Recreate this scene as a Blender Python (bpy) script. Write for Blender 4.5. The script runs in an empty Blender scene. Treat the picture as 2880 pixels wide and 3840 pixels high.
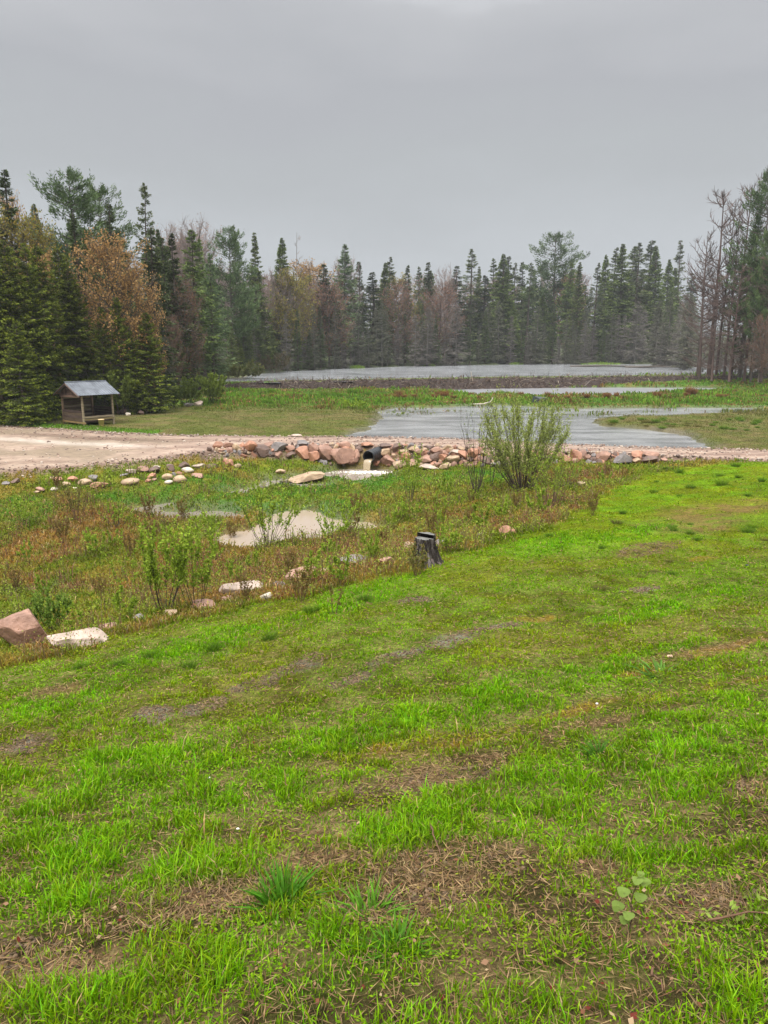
import bpy, math, numpy as np
from math import radians as rad
from mathutils import Vector

scene = bpy.context.scene
COL = scene.collection
R0 = np.random.default_rng(7)

# ------------------------------------------------------------------ camera, sky, sun, exposure
CZ, PITCH, FPX, W0, H0 = 5.5, rad(12.58), 739.0, 768, 1024
cam_d = bpy.data.cameras.new("camera"); cam = bpy.data.objects.new("camera", cam_d); COL.objects.link(cam)
cam.location = (0, 0, CZ); cam.rotation_euler = (math.pi/2 - PITCH, 0, 0)
cam_d.sensor_fit = 'VERTICAL'; cam_d.sensor_height = 36; cam_d.lens = 36*FPX/H0
cam_d.clip_start = 0.05; cam_d.clip_end = 6000
scene.camera = cam

world = bpy.data.worlds.new("World"); scene.world = world; world.use_nodes = True
nt = world.node_tree; nt.nodes.clear()
wo = nt.nodes.new('ShaderNodeOutputWorld'); bg = nt.nodes.new('ShaderNodeBackground')
tc = nt.nodes.new('ShaderNodeTexCoord'); sp = nt.nodes.new('ShaderNodeSeparateXYZ')
nt.links.new(tc.outputs['Generated'], sp.inputs[0])
ramp = nt.nodes.new('ShaderNodeValToRGB')
mpz = nt.nodes.new('ShaderNodeMapping'); mpz.inputs['Scale'].default_value = (1.6, 1.6, 5.5)
nz = nt.nodes.new('ShaderNodeTexNoise'); nz.inputs['Scale'].default_value = 2.0; nz.inputs['Detail'].default_value = 4; nz.inputs['Roughness'].default_value = .5
nt.links.new(tc.outputs['Generated'], mpz.inputs[0]); nt.links.new(mpz.outputs[0], nz.inputs[0])
ad = nt.nodes.new('ShaderNodeMath'); ad.operation = 'MULTIPLY_ADD'; ad.inputs[1].default_value = .20; ad.inputs[2].default_value = -.10
nt.links.new(nz.outputs['Fac'], ad.inputs[0])
a2 = nt.nodes.new('ShaderNodeMath'); a2.operation = 'ADD'
nt.links.new(sp.outputs['Z'], a2.inputs[0]); nt.links.new(ad.outputs[0], a2.inputs[1])
nt.links.new(a2.outputs[0], ramp.inputs[0])
els = ramp.color_ramp.elements
els[0].position = 0.0; els[0].color = (.195, .207, .217, 1)
els[1].position = 1.0; els[1].color = (1.5, 1.52, 1.55, 1)
for p, c in ((.13, (.194, .205, .215)), (.215, (.176, .185, .193)), (.30, (.170, .176, .187)), (.38, (.198, .203, .213)), (.6, (.52, .53, .55))):
    e = els.new(p); e.color = (*c, 1)
nt.links.new(ramp.outputs[0], bg.inputs[0]); bg.inputs[1].default_value = 1.0
nt.links.new(bg.outputs[0], wo.inputs[0])

sun_d = bpy.data.lights.new("sun", 'SUN'); sun = bpy.data.objects.new("sun", sun_d); COL.objects.link(sun)
sun_d.energy = 1.5; sun_d.angle = rad(28); sun_d.color = (1, .975, .94)
sun.rotation_euler = (rad(28), rad(-14), 0); sun.location = (0, 0, 60)
scene.view_settings.view_transform = 'Standard'; scene.view_settings.look = 'None'
scene.view_settings.exposure = 1.42; scene.view_settings.gamma = 1

# ------------------------------------------------------------------ projection helpers (tracing the photo onto the ground)
CT, ST = math.cos(PITCH), math.sin(PITCH)
def ray(px, py):
    a, b = px - W0/2, H0/2 - py
    return np.array([a, FPX*CT + b*ST, -FPX*ST + b*CT])/FPX
def on_z(px, py, z):
    d = ray(px, py); t = (z - CZ)/d[2]; return np.array([d[0]*t, d[1]*t, z])
def on_y(px, py, Y):
    d = ray(px, py); t = Y/d[1]; return np.array([d[0]*t, Y, CZ + d[2]*t])
def xat(px, Y, z=0.5):
    # world x of a thing standing at depth Y seen in column px
    return (px - W0/2)/FPX*(Y*CT + (CZ - z)*ST)
def poly_z(pts, z, s=1.0):
    return np.array([on_z(x*s, y*s, z)[:2] for x, y in pts])

# ------------------------------------------------------------------ noise
def _hash(i, j, k):
    n = (i*374761393 + j*668265263 + k*974634777) & 0xffffffff
    n = ((n ^ (n >> 13))*1274126177) & 0xffffffff
    return ((n ^ (n >> 16)) & 0xffff)/65535.0
def vnoise(x, y, k=0):
    xi, yi = np.floor(x).astype(np.int64), np.floor(y).astype(np.int64)
    fx, fy = x - xi, y - yi; fx = fx*fx*(3-2*fx); fy = fy*fy*(3-2*fy)
    a, b = _hash(xi, yi, k), _hash(xi+1, yi, k); c, d = _hash(xi, yi+1, k), _hash(xi+1, yi+1, k)
    return (a*(1-fx)+b*fx)*(1-fy) + (c*(1-fx)+d*fx)*fy
def fbm(x, y, s=1.0, k=0, o=4):
    r = 0; a = 1; t = 0; x = x/s; y = y/s
    for i in range(o):
        r = r + a*vnoise(x, y, k+i*17); t += a; a *= .55; x = x*2.03+3.1; y = y*2.03+1.7
    return r/t
def sstep(a, b, x):
    t = np.clip((x-a)/(b-a), 0, 1); return t*t*(3-2*t)

def sdist(P, x, y):
    """signed distance to a polygon, negative inside"""
    x = np.asarray(x, float); y = np.asarray(y, float)
    d2 = np.full(x.shape, 1e18); ins = np.zeros(x.shape, bool)
    n = len(P)
    for i in range(n):
        x0, y0 = P[i]; x1, y1 = P[(i+1) % n]
        ex, ey = x1-x0, y1-y0
        t = np.clip(((x-x0)*ex + (y-y0)*ey)/(ex*ex+ey*ey+1e-12), 0, 1)
        d2 = np.minimum(d2, (x-x0-t*ex)**2 + (y-y0-t*ey)**2)
        c = (y0 > y) != (y1 > y)
        xx = x0 + (y-y0)*ex/(ey if abs(ey) > 1e-12 else 1e-12)
        ins ^= c & (x < xx)
    d = np.sqrt(d2); return np.where(ins, -d, d)

# ------------------------------------------------------------------ terrain
def prof(pairs): a = np.array(pairs, float); return a[:, 0], a[:, 1]
COLS = {
 -.78: prof([(-30,4.2),(-8,4.0),(0,3.3),(2.2,3.0),(3.3,2.6),(4.9,2.1),(8.0,1.3),(10,.8),(13,.1),(18,-.8),(23,-.7),(28,-.2),(31,.2),(40,.4),(50,.8),(62,1.4),(100,3),(200,6),(600,20)]),
 -.52: prof([(-30,4.2),(-8,4.0),(0,3.4),(2.2,3.15),(3.24,2.75),(4.9,2.2),(8.0,1.45),(10,.95),(12.9,.2),(18,-.85),(22.7,-.85),(28.6,-.35),(31,.2),(40,.4),(48,.42),(62,.8),(100,1.8),(200,4),(600,14)]),
 -.26: prof([(-30,4.3),(-8,4.1),(0,3.55),(2.1,3.25),(3.1,2.9),(4.5,2.45),(7.3,1.8),(9.7,1.35),(11.8,.95),(14.8,.2),(19.4,-.75),(24,-.85),(28.4,-.7),(31.5,-.3),(35,.0),(45,.3),(64,.4),(80,.55),(100,.7),(120,1.5),(200,2.6),(600,12)]),
 0: prof([(-30,4.4),(-8,4.2),(0,3.7),(2,3.35),(2.9,3.05),(4.24,2.65),(6.7,2.1),(11.6,1.4),(14.8,1.05),(18,.5),(22,-.45),(26,-.72),(29.6,-.65),(37,-.68),(42,-.4),(46,.2),(64,.2),(95,.25),(106,.2),(112,1.5),(200,1.7),(250,3),(600,11)]),
 .26: prof([(-30,4.5),(-8,4.3),(0,3.8),(1.9,3.45),(2.8,3.15),(4,2.8),(6.2,2.35),(10.6,1.75),(14.9,1.35),(17.9,1.1),(22.2,.62),(27.5,.2),(33,-.05),(40,.1),(46,.2),(64,.2),(95,.25),(106,.2),(112,1.5),(200,1.7),(250,3),(600,11)]),
 .52: prof([(-30,4.6),(-8,4.4),(0,3.9),(1.84,3.5),(2.65,3.25),(3.8,2.95),(5.9,2.5),(10.2,1.9),(14.4,1.5),(22.3,.9),(33,.42),(40,.3),(46,.25),(64,.22),(95,.28),(106,.25),(112,1.5),(200,1.9),(250,3.5),(600,13)]),
 .8: prof([(-30,4.8),(-8,4.6),(0,4.1),(1.84,3.7),(2.65,3.5),(3.8,3.2),(5.9,2.8),(10.2,2.3),(14.4,1.9),(22.3,1.2),(33,.5),(40,.35),(46,.3),(64,.3),(95,.35),(106,.4),(112,1.5),(200,2.2),(250,4),(600,15)]),
}
CU = np.array(sorted(COLS)); YK = np.concatenate([np.linspace(-30, 0, 10), np.exp(np.linspace(0, math.log(620), 240))])
TAB = np.array([np.interp(YK, *COLS[u]) for u in sorted(COLS)])
ker = np.array([1,2,3,2,1.])/9
TAB = np.array([np.convolve(np.pad(r, 2, mode='edge'), ker, 'valid') for r in TAB])
def base_z(x, y):
    u = x/np.maximum(.976*np.maximum(y, 0)+1.0, 1.0)
    u = np.clip(u, CU[0], CU[-1]-1e-6)
    i = np.clip(np.searchsorted(CU, u, side='right')-1, 0, len(CU)-2)
    f = (u-CU[i])/(CU[i+1]-CU[i]); f = f*f*(3-2*f)*.5 + f*.5
    yi = np.interp(y, YK, np.arange(len(YK)))
    j = np.clip(np.floor(yi).astype(int), 0, len(YK)-2); g = yi-j
    def row(k): return TAB[k, j]*(1-g) + TAB[k, j+1]*g
    return row(i)*(1-f) + row(i+1)*f

S = 1/3.75
def c5(l): return [((700+x*.5425)*S, (1550+y*.5425)*S) for x, y in l]
ROADZ = .42
road_far = [(-150,420),(-60,424),(0,426),(57,429),(111,432),(170,434.5),(240,435.5),(300,436),(384,436.5),(480,439),(560,443.5),(640,446.5),(768,449.5),(900,452)]
road_near = [(-150,484),(-60,477),(0,471),(60,466.5),(110,462.5),(150,458.5),(208,451),(260,447),(320,445),(384,445),(480,448),(560,451),(640,454.5),(768,460),(900,465)]
RF = poly_z(road_far, ROADZ); RN = poly_z(road_near, ROADZ)
ROAD = np.concatenate([RF, RN[::-1]])
WATERS = {}
WATERS['lake'] = (1.2, poly_z([(150,380.5),(228,379.2),(262,373.5),(292,371),(340,368.5),(394,366.8),(450,365.2),(509,364.5),(580,363.8),(640,364.2),(700,362.5),(768,363),(1000,364),(1000,374.6),(768,375.2),(640,375.8),(509,376.8),(394,378.6),(300,380.4),(225,381.5)], 1.2))
WATERS['front_pond'] = (0., poly_z([(342,436),(352,434.5),(371,427),(379,419),(376,412),(388,409),(400,407.4),(440,408),(472,405.6),(500,405),(560,408.6),(620,408.2),(667,407.6),(768,408.2),(900,407.5),(900,412),(768,412.6),(704,415),(667,417.4),(630,417.6),(606,418.8),(592,422.5),(600,426.5),(627,427.8),(656,431),(680,434),(693,438),(704,443),(712,449),(700,454),(560,451),(384,444)], 0.))
WATERS['rear_pond'] = (0.02, poly_z([(405,391.5),(453,388.3),(560,387.6),(640,387.6),(720,387.8),(738,390),(700,392),(665,393.2),(640,395),(612,397),(560,396),(540,396.8),(500,395.5),(480,396.6),(455,394)], 0.02))
WATERS['culvert_pool'] = (-.75, poly_z([(326,472.5),(344,468.5),(352,465),(381,465),(395,471),(390,476),(373,479),(362,482),(355,484),(345,480),(320,479),(300,480.5),(288,480),(292,477.8),(318,476.5)], -.75))
WATERS['stream'] = (-.80, poly_z([(1215,1815),(1250,1822),(1215,1836),(1150,1840),(1074,1828),(985,1840),(900,1866),(825,1866),(822,1852),(950,1824),(990,1803),(1080,1798),(1100,1812)], -.8, S))
WATERS['stream_pool'] = (-.88, poly_z([(665,1880),(680,1892),(600,1915),(700,1920),(760,1912),(850,1918),(930,1934),(932,1950),(850,1952),(700,1950),(600,1945),(500,1926),(475,1916),(485,1906),(570,1895)], -.88, S))
WATERS['muddy_pond'] = (-.95, poly_z(c5([(170,885),(200,858),(330,820),(440,808),(540,740),(600,690),(740,668),(840,662),(910,680),(1010,728),(1130,740),(1280,758),(1390,805),(1300,830),(1110,842),(960,850),(940,905),(700,905),(560,935),(380,945),(230,925)]), -.95))
WATERS['left_pool'] = (-1.0, poly_z([(60,2226),(120,2219),(240,2222),(350,2226),(340,2233),(200,2236),(90,2235)], -1.0, S))
WDIL = {'lake':6,'front_pond':1.2,'rear_pond':2,'culvert_pool':.5,'stream':.5,'stream_pool':.5,'muddy_pond':.6,'left_pool':.4}

def terrain(x, y, detail=True):
    x = np.asarray(x, float); y = np.asarray(y, float)
    z = base_z(x, y)
    if detail:
        far = sstep(20, 60, y)
        z = z + (fbm(x, y, 2.2, 3)-.5)*.16*sstep(2, 6, y)*(1-.6*far) + (fbm(x, y, .45, 9, 3)-.5)*.10*(1-far)*sstep(1.5, 5, y)
    # the road is a low causeway
    d = sdist(ROAD, x, y)
    z = np.where(d < 0, ROADZ-.04, np.maximum(z, ROADZ-.04 - np.maximum(d, 0)*np.where(x > -9, 1.35, .28)))
    z = np.where((d < 2.5) & (x < -9) & (d > 0) & (y < 45), np.minimum(z, ROADZ-.04+d*.02), z)
    best = np.full(z.shape, 1e9); blv = np.zeros(z.shape)
    for n, (lv, P) in WATERS.items():
        lo, hi = P.min(0)-8, P.max(0)+8
        m = (x > lo[0]) & (x < hi[0]) & (y > lo[1]) & (y < hi[1])
        if not m.any(): continue
        dd = sdist(P, x[m], y[m]) + (fbm(x[m], y[m], 1.1 if lv < .5 else 4, 31, 3)-.5)*(.35 if lv < -.5 else 1.2 if lv < 1 else 3)
        if n in ('front_pond', 'culvert_pool'): lim = .5 if n == 'front_pond' else .9; dd = np.where(d[m] < lim, np.maximum(dd, .5), dd)
        b = best[m]; k = dd < b; b[k] = dd[k]; best[m] = b
        v = blv[m]; v[k] = lv; blv[m] = v
    out = np.where(best < 4, np.minimum(np.maximum(z, blv+.03+np.clip(best, 0, .4)*.12), np.where((d > 1.2) & (best < 3), blv+.06+np.maximum(best, 0)*.4, 1e9)), z)
    out = np.where((d < 1.2), np.maximum(z, np.where(best < 4, blv+.04, -9)), out)
    z = np.where(best > 0, out, blv - np.clip(-best*.3, .03, .5))
    return z
def hit(px, py, y0=1.2, y1=260):
    d = ray(px, py); Y = np.exp(np.linspace(math.log(y0), math.log(y1), 900)); t = Y/d[1]
    zr = CZ + d[2]*t; zt = terrain(d[0]*t, Y); k = np.nonzero(zr <= zt)[0]
    if len(k) == 0: return on_y(px, py, y1)
    k = max(k[0], 1); a, b = zr[k-1]-zt[k-1], zt[k]-zr[k]; f = a/(a+b+1e-9)
    YY = Y[k-1]*(1-f)+Y[k]*f; tt = YY/d[1]; return np.array([d[0]*tt, YY, CZ+d[2]*tt])
def tz(x, y): return float(terrain(np.array([x]), np.array([y]))[0])
def px_scale(p): return FPX/(p[1]*CT + (CZ-p[2])*ST)

edge_px = [(-150,700),(-60,680),(0,668),(60,655),(108,643),(150,632),(200,617),(270,603),(330,590),(380,578),(425,568),(455,553),(500,543),(560,526),(590,506),(620,487),(655,473),(700,466),(768,461.5),(900,461)]
EDGE = np.array([hit(min(max(a,-150),900), b)[:2] for a, b in edge_px])
LAWN = np.concatenate([EDGE, [[60, 30], [60, -30], [-60, -30], [-60, 12]]])
def patch(px, py, rx, ry, ang=-12):
    a = rad(ang); c = hit(px, py)[:2]
    p = hit(px+rx*math.cos(a), py+rx*math.sin(a))[:2]; q = hit(px-ry*math.sin(a)*0, py-ry)[:2]
    M = np.array([p-c, q-c]).T; return c, np.linalg.inv(M)
def pmask(L, x, y, soft=.45):
    m = np.zeros(np.shape(x))
    wx = (fbm(x, y, .8, 51, 3)-.5)*.9; wy = (fbm(x, y, .8, 77, 3)-.5)*.9
    for c, I in L:
        X = x-c[0]; Y = y-c[1]
        a = I[0,0]*X+I[0,1]*Y; b = I[1,0]*X+I[1,1]*Y
        m = np.maximum(m, 1-sstep(1-soft, 1+soft, np.sqrt((a+wx)**2+(b+wy)**2)))
    return m*(.35+.65*sstep(.36, .56, fbm(x, y, .3, 93, 3)))
PL = {
 'lush': [patch(*p) for p in [(655,760,150,42,-16),(480,800,110,30,-14),(350,738,110,13,-15),(520,690,90,16,-12),(640,660,70,10,-12),(90,775,130,30,-12),(60,700,70,14,-12),(230,640,90,10,-16),
    (350,600,60,12,-16),(340,577,35,8,-10),(545,545,60,9,-10),(640,530,50,5,-8),(90,850,140,50,-5),(300,955,130,40,0),(90,1000,100,25,0),(690,860,80,30,0),(560,960,60,40,0),(740,960,40,50,0),(240,800,100,18,-12),(690,600,80,10,-10)]],
 'thatch': [patch(*p) for p in [(445,868,80,26,-10),(180,905,85,20,-10),(400,905,60,14,-6),(700,900,55,16,-3),(755,790,40,10,-6),(430,782,70,10,-13),(30,960,60,20,0),(720,512,60,10,-6),(650,548,30,5,-6),(560,935,40,8,0),
    (320,860,50,10,-8),(600,870,25,8,0),(610,722,60,6,-12),(700,652,70,5,-10),(460,765,50,8,-14),(700,528,40,5,-4),(60,690,40,5,-10)]],
 'orange': [patch(*p) for p in [(764,637,30,5,-8),(700,655,50,5,-10),(645,672,30,4,-10),(585,708,40,6,-12),(500,735,45,6,-10),(440,742,60,7,-8),(380,752,40,6,-8),(660,697,50,5,-8),(745,683,40,4,-8),(540,620,30,3,-8),(690,560,25,3,-5)]],
 'mud': [patch(*p) for p in [(153,713,20,7,-10),(204,706,22,6,-12),(255,685,25,6,-14),(301,664,26,6,-14),(398,657,36,5,-16),(458,637,28,6,-16),(28,745,26,9,-8),(350,680,20,4,-14),(500,628,24,3,-12),(640,590,20,3,-8),(415,600,16,3,0)]],
 'brown': [patch(*p) for p in [(90,520,90,22,0),(60,590,60,12,0),(300,565,140,14,-10),(190,560,80,16,0),(240,600,50,10,-12),(120,640,70,9,-12),(560,505,40,10,0),(520,520,70,8,0),(560,478,50,8,0),(20,680,40,12,0),(440,515,60,8,0),(600,476,40,5,0),(270,545,60,6,0),(60,648,50,5,-10),(150,626,50,5,-12),(230,604,50,5,-14),(300,590,50,5,-12),(370,572,40,5,-10),(120,520,60,8,0),(30,545,60,20,0),(180,590,70,14,-8),(330,600,50,7,-12),(420,545,40,8,0)]],
 'wet': [patch(*p) for p in [(230,490,110,14,-6),(280,505,90,14,0),(150,498,60,10,-6),(350,485,60,5,0),(400,480,60,6,0),(20,510,40,14,0),(480,475,40,6,0)]],
}
def zones(x, y, z=None):
    L = sdist(LAWN, x, y)
    zz = {}
    zz['lawn'] = 1-sstep(-.35, .35, L+(fbm(x, y, .7, 5, 3)-.5)*1.2)
    for k in PL: zz[k] = pmask(PL[k], x, y)
    zz['mud'] *= zz['lawn']; zz['brown'] *= (1-zz['lawn']); zz['wet'] *= (1-zz['lawn'])
    zz['road'] = sdist(ROAD, x, y)
    return zz

def C(*a): return np.array(a, float)
def mixc(a, b, f): f = np.asarray(f)[..., None]; return a*(1-f)+b*f
GREEN, OLIVE, THATCH, ORANGE, MUD = C(.115,.265,.001), C(.165,.205,.002), C(.22,.135,.05), C(.34,.17,.02), C(.17,.145,.115)
def cover_color(x, y, zz):
    n1 = fbm(x, y, 1.7, 61); n2 = fbm(x, y, .35, 71, 3)
    n4 = fbm(x, y, .9, 67, 4); c = mixc(OLIVE, GREEN, sstep(.40, .62, n1*.6+n2*.4)*.7)*(.62+.76*n4[..., None])*(.8+.4*n2[..., None])
    c = mixc(c, GREEN*C(1.05,1.1,1), zz['lush']*.85)
    w = 1-zz['lawn']
    wild = mixc(C(.135,.18,.012), C(.23,.17,.03), sstep(.44, .60, n1*.5+n4*.5))
    wild = mixc(wild, C(.21,.10,.03), zz['brown']*.9*sstep(.34, .52, n2*.5+n4*.5))*(.6+.8*n4[..., None])
    wild = mixc(wild, C(.065,.19,.015), zz['wet']*.8)
    c = mixc(c, wild, w)
    # beyond the road: mown olive field, then marsh
    beyond = sstep(0, 1, y-np.interp(x, RF[:,0], RF[:,1]))
    field = mixc(C(.175,.145,.055), C(.12,.135,.03), sstep(.35,.62,n1*.4+n4*.6))*(.7+.6*n2[..., None])
    marsh = mixc(C(.10,.20,.025), C(.17,.15,.04), sstep(.45, .65, n1*.5+n2*.5))
    fm = sstep(60, 70, y+(n1-.5)*8)
    c = mixc(c, mixc(field, marsh, fm), beyond)
    edgeg = beyond*(1-sstep(1.0, 3.5, y-np.interp(x, RF[:,0], RF[:,1])+ (n1-.5)*2))*(x < -14)
    c = mixc(c, C(.09,.22,.02), edgeg*.9)
    c = mixc(c, THATCH, zz['thatch']*.8)
    c = mixc(c, ORANGE, zz['orange']*.75*sstep(.35, .55, n2))
    return c, n1, n2

# ------------------------------------------------------------------ mesh helpers
def mesh_np(name, V, Q=None, T=None, col=None, extra=None, smooth=False):
    me = bpy.data.meshes.new(name)
    V = np.ascontiguousarray(V, np.float32)
    Q = np.zeros((0,4), np.int32) if Q is None else np.asarray(Q, np.int32)
    T = np.zeros((0,3), np.int32) if T is None else np.asarray(T, np.int32)
    me.vertices.add(len(V)); me.vertices.foreach_set('co', V.ravel())
    nl = Q.size+T.size
    me.loops.add(nl); me.loops.foreach_set('vertex_index', np.concatenate([Q.ravel(), T.ravel()]).astype(np.int32))
    me.polygons.add(len(Q)+len(T))
    st = np.concatenate([np.arange(len(Q))*4, len(Q)*4+np.arange(len(T))*3]).astype(np.int32)
    me.polygons.foreach_set('loop_start', st)
    me.polygons.foreach_set('use_smooth', np.full(len(st), smooth))
    if col is not None:
        a = me.color_attributes.new('Col', 'FLOAT_COLOR', 'POINT')
        c = np.ones((len(V), 4), np.float32); c[:, :3] = col; a.data.foreach_set('color', c.ravel())
    if extra:
        for k, v in extra.items():
            a = me.attributes.new(k, 'FLOAT', 'POINT'); a.data.foreach_set('value', np.asarray(v, np.float32))
    me.update(calc_edges=True); me.validate()
    return me
def link(name, me, mat=None, parent=None, loc=None, rz=None, scale=None):
    o = bpy.data.objects.new(name, me); COL.objects.link(o)
    if mat and me is not None and len(me.materials) == 0: me.materials.append(mat)
    if parent: o.parent = parent
    if loc is not None: o.location = loc
    if rz is not None: o.rotation_euler = (0, 0, rz)
    if scale is not None: o.scale = scale
    return o
def tag(o, label, cat, group=None):
    o['label'] = label; o['category'] = cat
    if group: o['group'] = group
    return o
def kind(o, k, label=None):
    o['kind'] = k
    if label: o['label'] = label
    return o
def thing(name, label, cat, loc=(0,0,0), rz=0, group=None, scale=None):
    o = bpy.data.objects.new(name, None); COL.objects.link(o); o.location = loc; o.rotation_euler = (0,0,rz)
    o.empty_display_size = .1
    if scale is not None: o.scale = scale
    return tag(o, label, cat, group)
class MB:
    def __init__(s): s.V=[]; s.Q=[]; s.T=[]; s.C=[]; s.n=0
    def add(s, V, Q=None, T=None, col=(1,1,1)):
        V = np.asarray(V, float).reshape(-1, 3)
        s.V.append(V)
        if Q is not None and len(Q): s.Q.append(np.asarray(Q)+s.n)
        if T is not None and len(T): s.T.append(np.asarray(T)+s.n)
        c = np.asarray(col, float); s.C.append(np.broadcast_to(c, (len(V), 3)) if c.ndim < 2 else c)
        s.n += len(V)
    def mesh(s, name, smooth=False):
        return mesh_np(name, np.concatenate(s.V), np.concatenate(s.Q) if s.Q else None, np.concatenate(s.T) if s.T else None, np.concatenate(s.C), smooth=smooth)
    def box(s, c, size, rz=0, col=(1,1,1), tilt=0, taper=1):
        x, y, z = np.array(size)/2
        v = np.array([(a*x*(taper if cc > 0 else 1), b*y*(taper if cc > 0 else 1), cc*z) for cc in (-1,1) for b in (-1,1) for a in (-1,1)], float)
        if tilt: v = v@np.array([[math.cos(tilt),0,-math.sin(tilt)],[0,1,0],[math.sin(tilt),0,math.cos(tilt)]])
        r = np.array([[math.cos(rz),math.sin(rz),0],[-math.sin(rz),math.cos(rz),0],[0,0,1]])
        s.add(v@r+np.array(c), Q=[(0,2,3,1),(4,5,7,6),(0,1,5,4),(2,6,7,3),(0,4,6,2),(1,3,7,5)], col=col)
    def tubes(s, P0, P1, r0, r1, n=5, col=(1,1,1)):
        P0 = np.asarray(P0, float).reshape(-1,3); P1 = np.asarray(P1, float).reshape(-1,3)
        m = len(P0); r0 = np.broadcast_to(r0, m); r1 = np.broadcast_to(r1, m)
        D = P1-P0; D = D/(np.linalg.norm(D, axis=1, keepdims=True)+1e-9)
        up = np.where(np.abs(D[:, 2:3]) > .9, np.array([[1.,0,0]]), np.array([[0,0,1.]]))
        A = np.cross(D, up); A /= np.linalg.norm(A, axis=1, keepdims=True)+1e-9; B = np.cross(D, A)
        th = np.arange(n)*2*math.pi/n
        ring = A[:,None]*np.cos(th)[None,:,None]+B[:,None]*np.sin(th)[None,:,None]
        V = np.concatenate([P0[:,None]+ring*r0[:,None,None], P1[:,None]+ring*r1[:,None,None]], 1)
        k = np.arange(n); k2 = (k+1)%n
        q = np.stack([k, k2, k2+n, k+n], 1)
        Q = (q[None]+(np.arange(m)*2*n)[:,None,None]).reshape(-1,4)
        c = np.asarray(col, float)
        if c.ndim == 2: c = np.repeat(c, 2*n, 0)
        s.add(V.reshape(-1,3), Q=Q, col=c)
    def path(s, pts, r0, r1, n=5, col=(1,1,1)):
        pts = np.asarray(pts, float); k = len(pts)-1
        rr = np.linspace(r0, r1, k+1); s.tubes(pts[:-1], pts[1:], rr[:-1], rr[1:], n, col)
    def leaves(s, P, D, L, Wd, col, rng, flat=0.0):
        """diamond leaves/needle sprays at P along D"""
        m = len(P); D = D/(np.linalg.norm(D, axis=1, keepdims=True)+1e-9)
        N = rng.normal(size=(m,3)); N[:,2] += flat; B = np.cross(D, N); B /= np.linalg.norm(B, axis=1, keepdims=True)+1e-9
        L = np.broadcast_to(L, m)[:,None]; Wd = np.broadcast_to(Wd, m)[:,None]
        V = np.stack([P, P+D*L*.45+B*Wd*.5, P+D*L, P+D*L*.45-B*Wd*.5], 1).reshape(-1,3)
        Q = np.arange(m*4).reshape(-1,4)
        c = np.asarray(col, float)
        if c.ndim == 2: c = np.repeat(c, 4, 0)
        s.add(V, Q=Q, col=c)

# ------------------------------------------------------------------ materials
def newmat(name):
    m = bpy.data.materials.new(name); m.use_nodes = True; t = m.node_tree; t.nodes.clear()
    o = t.nodes.new('ShaderNodeOutputMaterial'); p = t.nodes.new('ShaderNodeBsdfPrincipled'); t.links.new(p.outputs[0], o.inputs[0])
    return m, t, p, o
def nnoise(t, scale, detail=3, rough=.6, coord='Object', vec=(1,1,1)):
    tc = t.nodes.new('ShaderNodeTexCoord'); mp = t.nodes.new('ShaderNodeMapping'); mp.inputs['Scale'].default_value = vec
    n = t.nodes.new('ShaderNodeTexNoise'); n.inputs['Scale'].default_value = scale; n.inputs['Detail'].default_value = detail; n.inputs['Roughness'].default_value = rough
    t.links.new(tc.outputs[coord], mp.inputs[0]); t.links.new(mp.outputs[0], n.inputs[0]); return n
def mul_range(t, fac, lo, hi):
    r = t.nodes.new('ShaderNodeMapRange'); r.inputs['From Min'].default_value = .3; r.inputs['From Max'].default_value = .7
    r.inputs['To Min'].default_value = lo; r.inputs['To Max'].default_value = hi; t.links.new(fac, r.inputs[0]); return r
def mixmul(t, col, fac):
    v = t.nodes.new('ShaderNodeVectorMath'); v.operation = 'SCALE'; t.links.new(col, v.inputs[0]); t.links.new(fac, v.inputs['Scale']); return v
def foliage_mat(name, trans=.3, rough=.55, objvar=.0, tint=(1,1,1)):
    m, t, p, o = newmat(name)
    a = t.nodes.new('ShaderNodeAttribute'); a.attribute_name = 'Col'
    col = a.outputs['Color']
    if objvar:
        oi = t.nodes.new('ShaderNodeObjectInfo'); r = mul_range(t, oi.outputs['Random'], 1-objvar, 1+objvar); r.inputs['From Min'].default_value = 0; r.inputs['From Max'].default_value = 1
        col = mixmul(t, col, r.outputs[0]).outputs[0]
    t.links.new(col, p.inputs['Base Color']); p.inputs['Roughness'].default_value = rough
    p.inputs['Specular IOR Level'].default_value = .06
    tr = t.nodes.new('ShaderNodeBsdfTranslucent'); t.links.new(col, tr.inputs[0])
    mx = t.nodes.new('ShaderNodeMixShader'); mx.inputs[0].default_value = trans
    t.links.new(p.outputs[0], mx.inputs[1]); t.links.new(tr.outputs[0], mx.inputs[2]); t.links.new(mx.outputs[0], o.inputs[0]); return m
def solid_mat(name, rough=.85, nscale=8, lo=.75, hi=1.25, bump=.4, bscale=25, spec=.3, vec=(1,1,1), bdist=.01):
    """vertex colour x procedural mottling + bump"""
    m, t, p, o = newmat(name)
    a = t.nodes.new('ShaderNodeAttribute'); a.attribute_name = 'Col'
    n = nnoise(t, nscale, 5, .65, vec=vec); r = mul_range(t, n.outputs['Fac'], lo, hi)
    t.links.new(mixmul(t, a.outputs['Color'], r.outputs[0]).outputs[0], p.inputs['Base Color'])
    p.inputs['Roughness'].default_value = rough; p.inputs['Specular IOR Level'].default_value = spec
    b = t.nodes.new('ShaderNodeBump'); b.inputs['Strength'].default_value = bump; b.inputs['Distance'].default_value = bdist
    n2 = nnoise(t, bscale, 5, .65, vec=vec); t.links.new(n2.outputs['Fac'], b.inputs['Height']); t.links.new(b.outputs[0], p.inputs['Normal'])
    return m
M_GRASS = foliage_mat('grass_blades', .35, .45)
M_NEEDLE = foliage_mat('conifer_needles', .12, .6, .22)
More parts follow.
